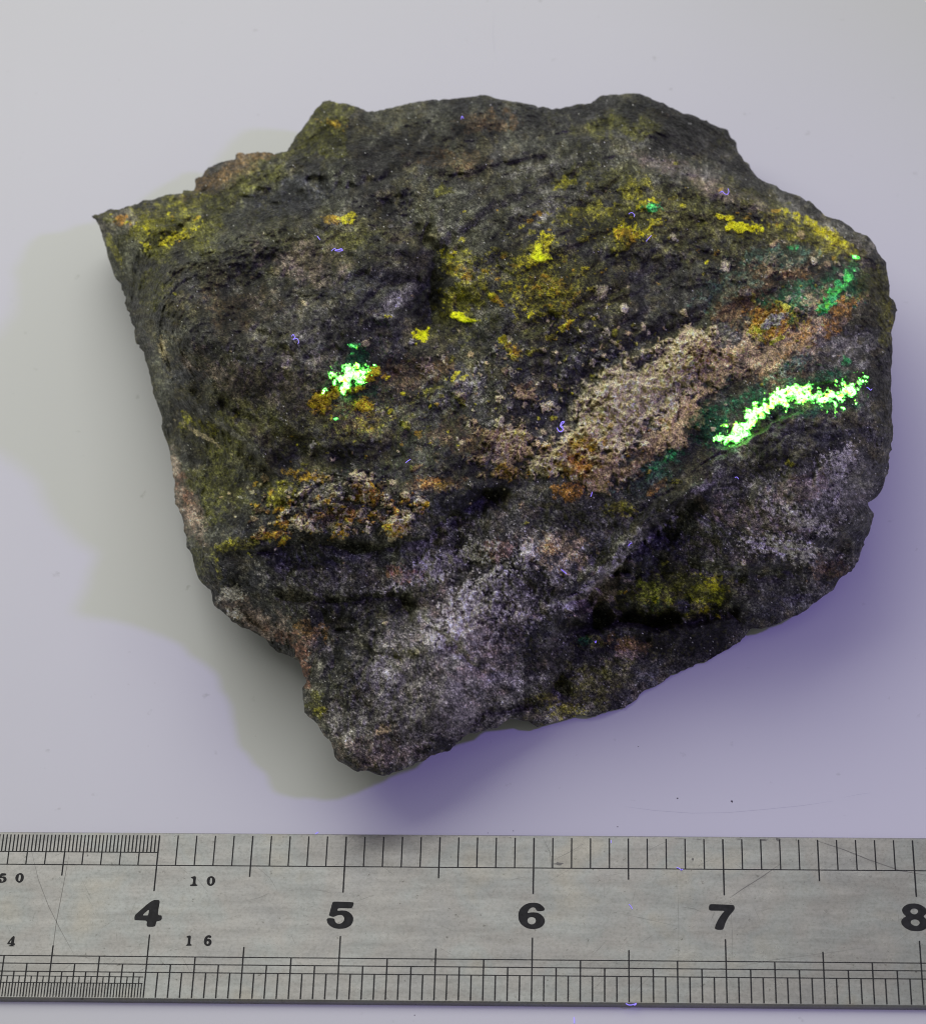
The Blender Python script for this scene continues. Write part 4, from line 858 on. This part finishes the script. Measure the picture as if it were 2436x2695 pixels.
    if len(miss):
        ids[miss] = base0 + np.arange(len(miss)); extraV.append(Pf[bv[miss]]); extraC.append(Cf[bv[miss]]); base0 += len(miss)
    bu, bw, bh = Uf[bv], Wf[bv], Hf[bv]
    du, dw = cen_u - bu, cen_w - bw; dl = np.sqrt(du ** 2 + dw ** 2); du /= dl; dw /= dl
    faces = [F]
    prev = ids
    for (mv, hf) in ((5, .9), (18, .72), (42, .48), (75, .24), (120, .0), (300, .0)):
        hh = bh * hf + .15; hh = np.minimum(hh + (0 if hf == 0 else 1) * .4 * vn2(bu / 9, bw / 9, int(mv)), bh)
        mm_ = np.minimum(mv, dl * .9)
        Pn = unproj((bu + du * mm_) * V2S, (bw + dw * mm_) * V2S, np.maximum(hh, .15))
        extraV.append(Pn); extraC.append(np.full((len(bv), 3), .07) * (1 + .4 * vn2(bu / 5, bw / 5, int(mv)))[:, None])
        cur = base0 + np.arange(len(bv)); base0 += len(bv)
        faces.append(np.stack([prev[binv[:, 1]], prev[binv[:, 0]], cur[binv[:, 0]], cur[binv[:, 1]]], 1))
        prev = cur
    V = np.concatenate([Vb] + extraV); Cv = np.concatenate([Cb] + extraC)
    body = fast_mesh('rock_body', V, Cv, None, np.concatenate(faces), mats['body']); body.parent = root
    for i, (nm, lb, mk_, *_r) in enumerate(CRUST):
        sel = fr == i
        if not sel.any(): continue
        used, F = submesh(sel)
        o = fast_mesh(nm, Pf[used], Cf[used], Ef[used] if mk_ != 'tan' else None, F, mats[mk_]); o.parent = root; o['label'] = lb
    sel = fr == 900
    used, F = submesh(sel)
    o = fast_mesh('tan_crust', Pf[used], Cf[used], None, F, mats['tan']); o.parent = root; o['label'] = 'broad flaky tan crust across the middle right'

    def surf(vx, vy):
        j = int(round((vx - X0) / g)); i = int(round((vy - Y0) / g))
        return P[i, j], H[i, j]
    return root, surf


# ------------------------------------------------------------------ fluorescing lint
def make_lint(surf):
    m, nt, p = nodes('violet_lint')
    p.inputs['Base Color'].default_value = (.5, .45, .9, 1)
    p.inputs['Emission Color'].default_value = (.22, .14, 1.0, 1)
    p.inputs['Emission Strength'].default_value = .9
    m.cycles.emission_sampling = 'NONE'
    LN = [
        ('looped violet lint fibre on the upper left grey patch of the rock', 1, [(652,494),(658,489),(664,492),(671,489),(674,492),(666,491),(659,493),(668,494),(675,493)], 'r'),
        ('tiny straight violet lint fibre above the looped one on the rock', 1, [(624,464),(627,468),(630,472)], 'r'),
        ('hooked violet lint fibre on the left face of the rock', 1, [(574,662),(577,658),(580,664),(577,668),(584,666),(588,672),(586,677)], 'r'),
        ('short violet lint fibre near the dark top edge of the rock', 1, [(907,234),(909,228),(912,233)], 'r'),
        ('curled violet lint fibre on the pale grey strip at the rock upper right', 1, [(1417,379),(1421,376),(1426,381),(1431,382),(1434,377),(1432,370)], 'r'),
        ('small arched violet lint fibre beside the upper mustard crust', 1, [(1237,421),(1242,418),(1247,421),(1248,427)], 'r'),
        ('broken violet lint fibre below the upper mustard crust', 1, [(1271,475),(1277,468),(1282,463)], 'r'),
        ('coiled white violet lint fibre at the left edge of the tan crust', 1.4, [(1096,842),(1099,848),(1104,850),(1108,845),(1102,838),(1107,834),(1110,830),(1106,830),(1103,836),(1108,841)], 'r'),
        ('short straight violet lint fibre beneath the rust spot', 1.2, [(1162,978),(1164,973),(1165,968)], 'r'),
        ('short violet lint fibre left of the tan crust on dark rock', 1.1, [(798,911),(803,907),(808,904)], 'r'),
        ('straight pale violet lint fibre on the brown front face', 1.3, [(1104,1121),(1109,1125),(1115,1130)], 'r'),
        ('curved white lint fibre on the grey right lobe of the rock', 1, [(1446,940),(1450,939),(1453,943)], 'r'),
        ('hooked lint fibre right of the glowing green streak', 1, [(1705,762),(1709,764),(1713,768),(1716,765)], 'r'),
        ('short violet lint fibre along the slanting purple ridge', 1, [(1236,1075),(1240,1070),(1244,1069)], 'r'),
        ('small violet lint fibre in the dark lower hollow of the rock', 1, [(1170,1262),(1172,1266),(1173,1261)], 'r'),
        ('curled violet lint fibre on the ruler line left of 7', 1, [(1331,1708),(1337,1710),(1340,1713),(1344,1711)], 'u'),
        ('tiny violet lint fibre on the ruler tick right of 6', 1, [(1202,1654),(1202,1660)], 'u'),
        ('curved violet lint fibre on the ruler between 6 and 7', .9, [(1237,1780),(1241,1784),(1244,1790)], 'u'),
        ('violet lint fibre caught on the lower ruler edge', 1.4, [(1231,1976),(1238,1979),(1246,1978),(1252,1976),(1248,1980)], 'u'),
        ('faint violet lint fibre on the white table below the ruler', 1, [(1129,2003),(1130,2009),(1130,2015)], 't'),
        ('faint violet lint fibre on the table above the ruler and left of 5', .8, [(617,1646),(622,1641),(627,1638)], 't'),
    ]
    for lb, k, pts, where in LN:
        W3 = []
        for (a, b) in pts:
            if where == 'r':
                pp, hh = surf(a, b); W3.append(unproj(a * V2S, b * V2S, hh + .18))
            else:
                W3.append(unproj(a * V2S, b * V2S, (ZT + .07) if where == 'u' else .07))
        W3 = np.array(W3)
        # even out the heights along a fibre so that it lies like a hair
        if where == 'r':
            hz = W3[:, 2].copy(); hm = np.maximum(hz, hz.mean())
            W3 = np.array([unproj(a * V2S, b * V2S, h_) for (a, b), h_ in zip(pts, hm)])
        # catmull-rom
        Q = np.concatenate([[W3[0]], W3, [W3[-1]]]); C_ = []
        for i in range(1, len(Q) - 2):
            for t in np.linspace(0, 1, 5, endpoint=(i == len(Q) - 3)):
                a0, a1, a2, a3 = Q[i - 1], Q[i], Q[i + 1], Q[i + 2]
                C_.append(.5 * ((2 * a1) + (-a0 + a2) * t + (2 * a0 - 5 * a1 + 4 * a2 - a3) * t * t + (-a0 + 3 * a1 - 3 * a2 + a3) * t ** 3))
        C_ = np.array(C_); r = .040 * k; vs = []; fs = []
        cen = C_.mean(0)
        for i, c in enumerate(C_):
            d = C_[min(i + 1, len(C_) - 1)] - C_[max(i - 1, 0)]; d /= np.linalg.norm(d) + 1e-9
            s = np.cross(d, (0, 0, 1.)); s /= np.linalg.norm(s) + 1e-6; t_ = np.cross(s, d)
            rr = r * (.6 if i in (0, len(C_) - 1) else 1)
            for q_ in range(5):
                a = q_ / 5 * math.tau
                vs.append((c - cen + rr * (math.cos(a) * s + math.sin(a) * t_)) * MM)
            if i:
                o_ = (i - 1) * 5
                fs += [(o_ + q_, o_ + (q_ + 1) % 5, o_ + 5 + (q_ + 1) % 5, o_ + 5 + q_) for q_ in range(5)]
        fs += [(4, 3, 2, 1, 0), tuple(len(vs) - 5 + q_ for q_ in range(5))]
        o = mesh_obj('lint_fibre', vs, fs, m, None, True)
        o.location = cen * MM
        o['label'] = lb; o['category'] = 'lint fibre'; o['group'] = 'glowing violet lint fibres'


make_table()
make_ruler()
rock, surf = build_rock()
make_lint(surf)
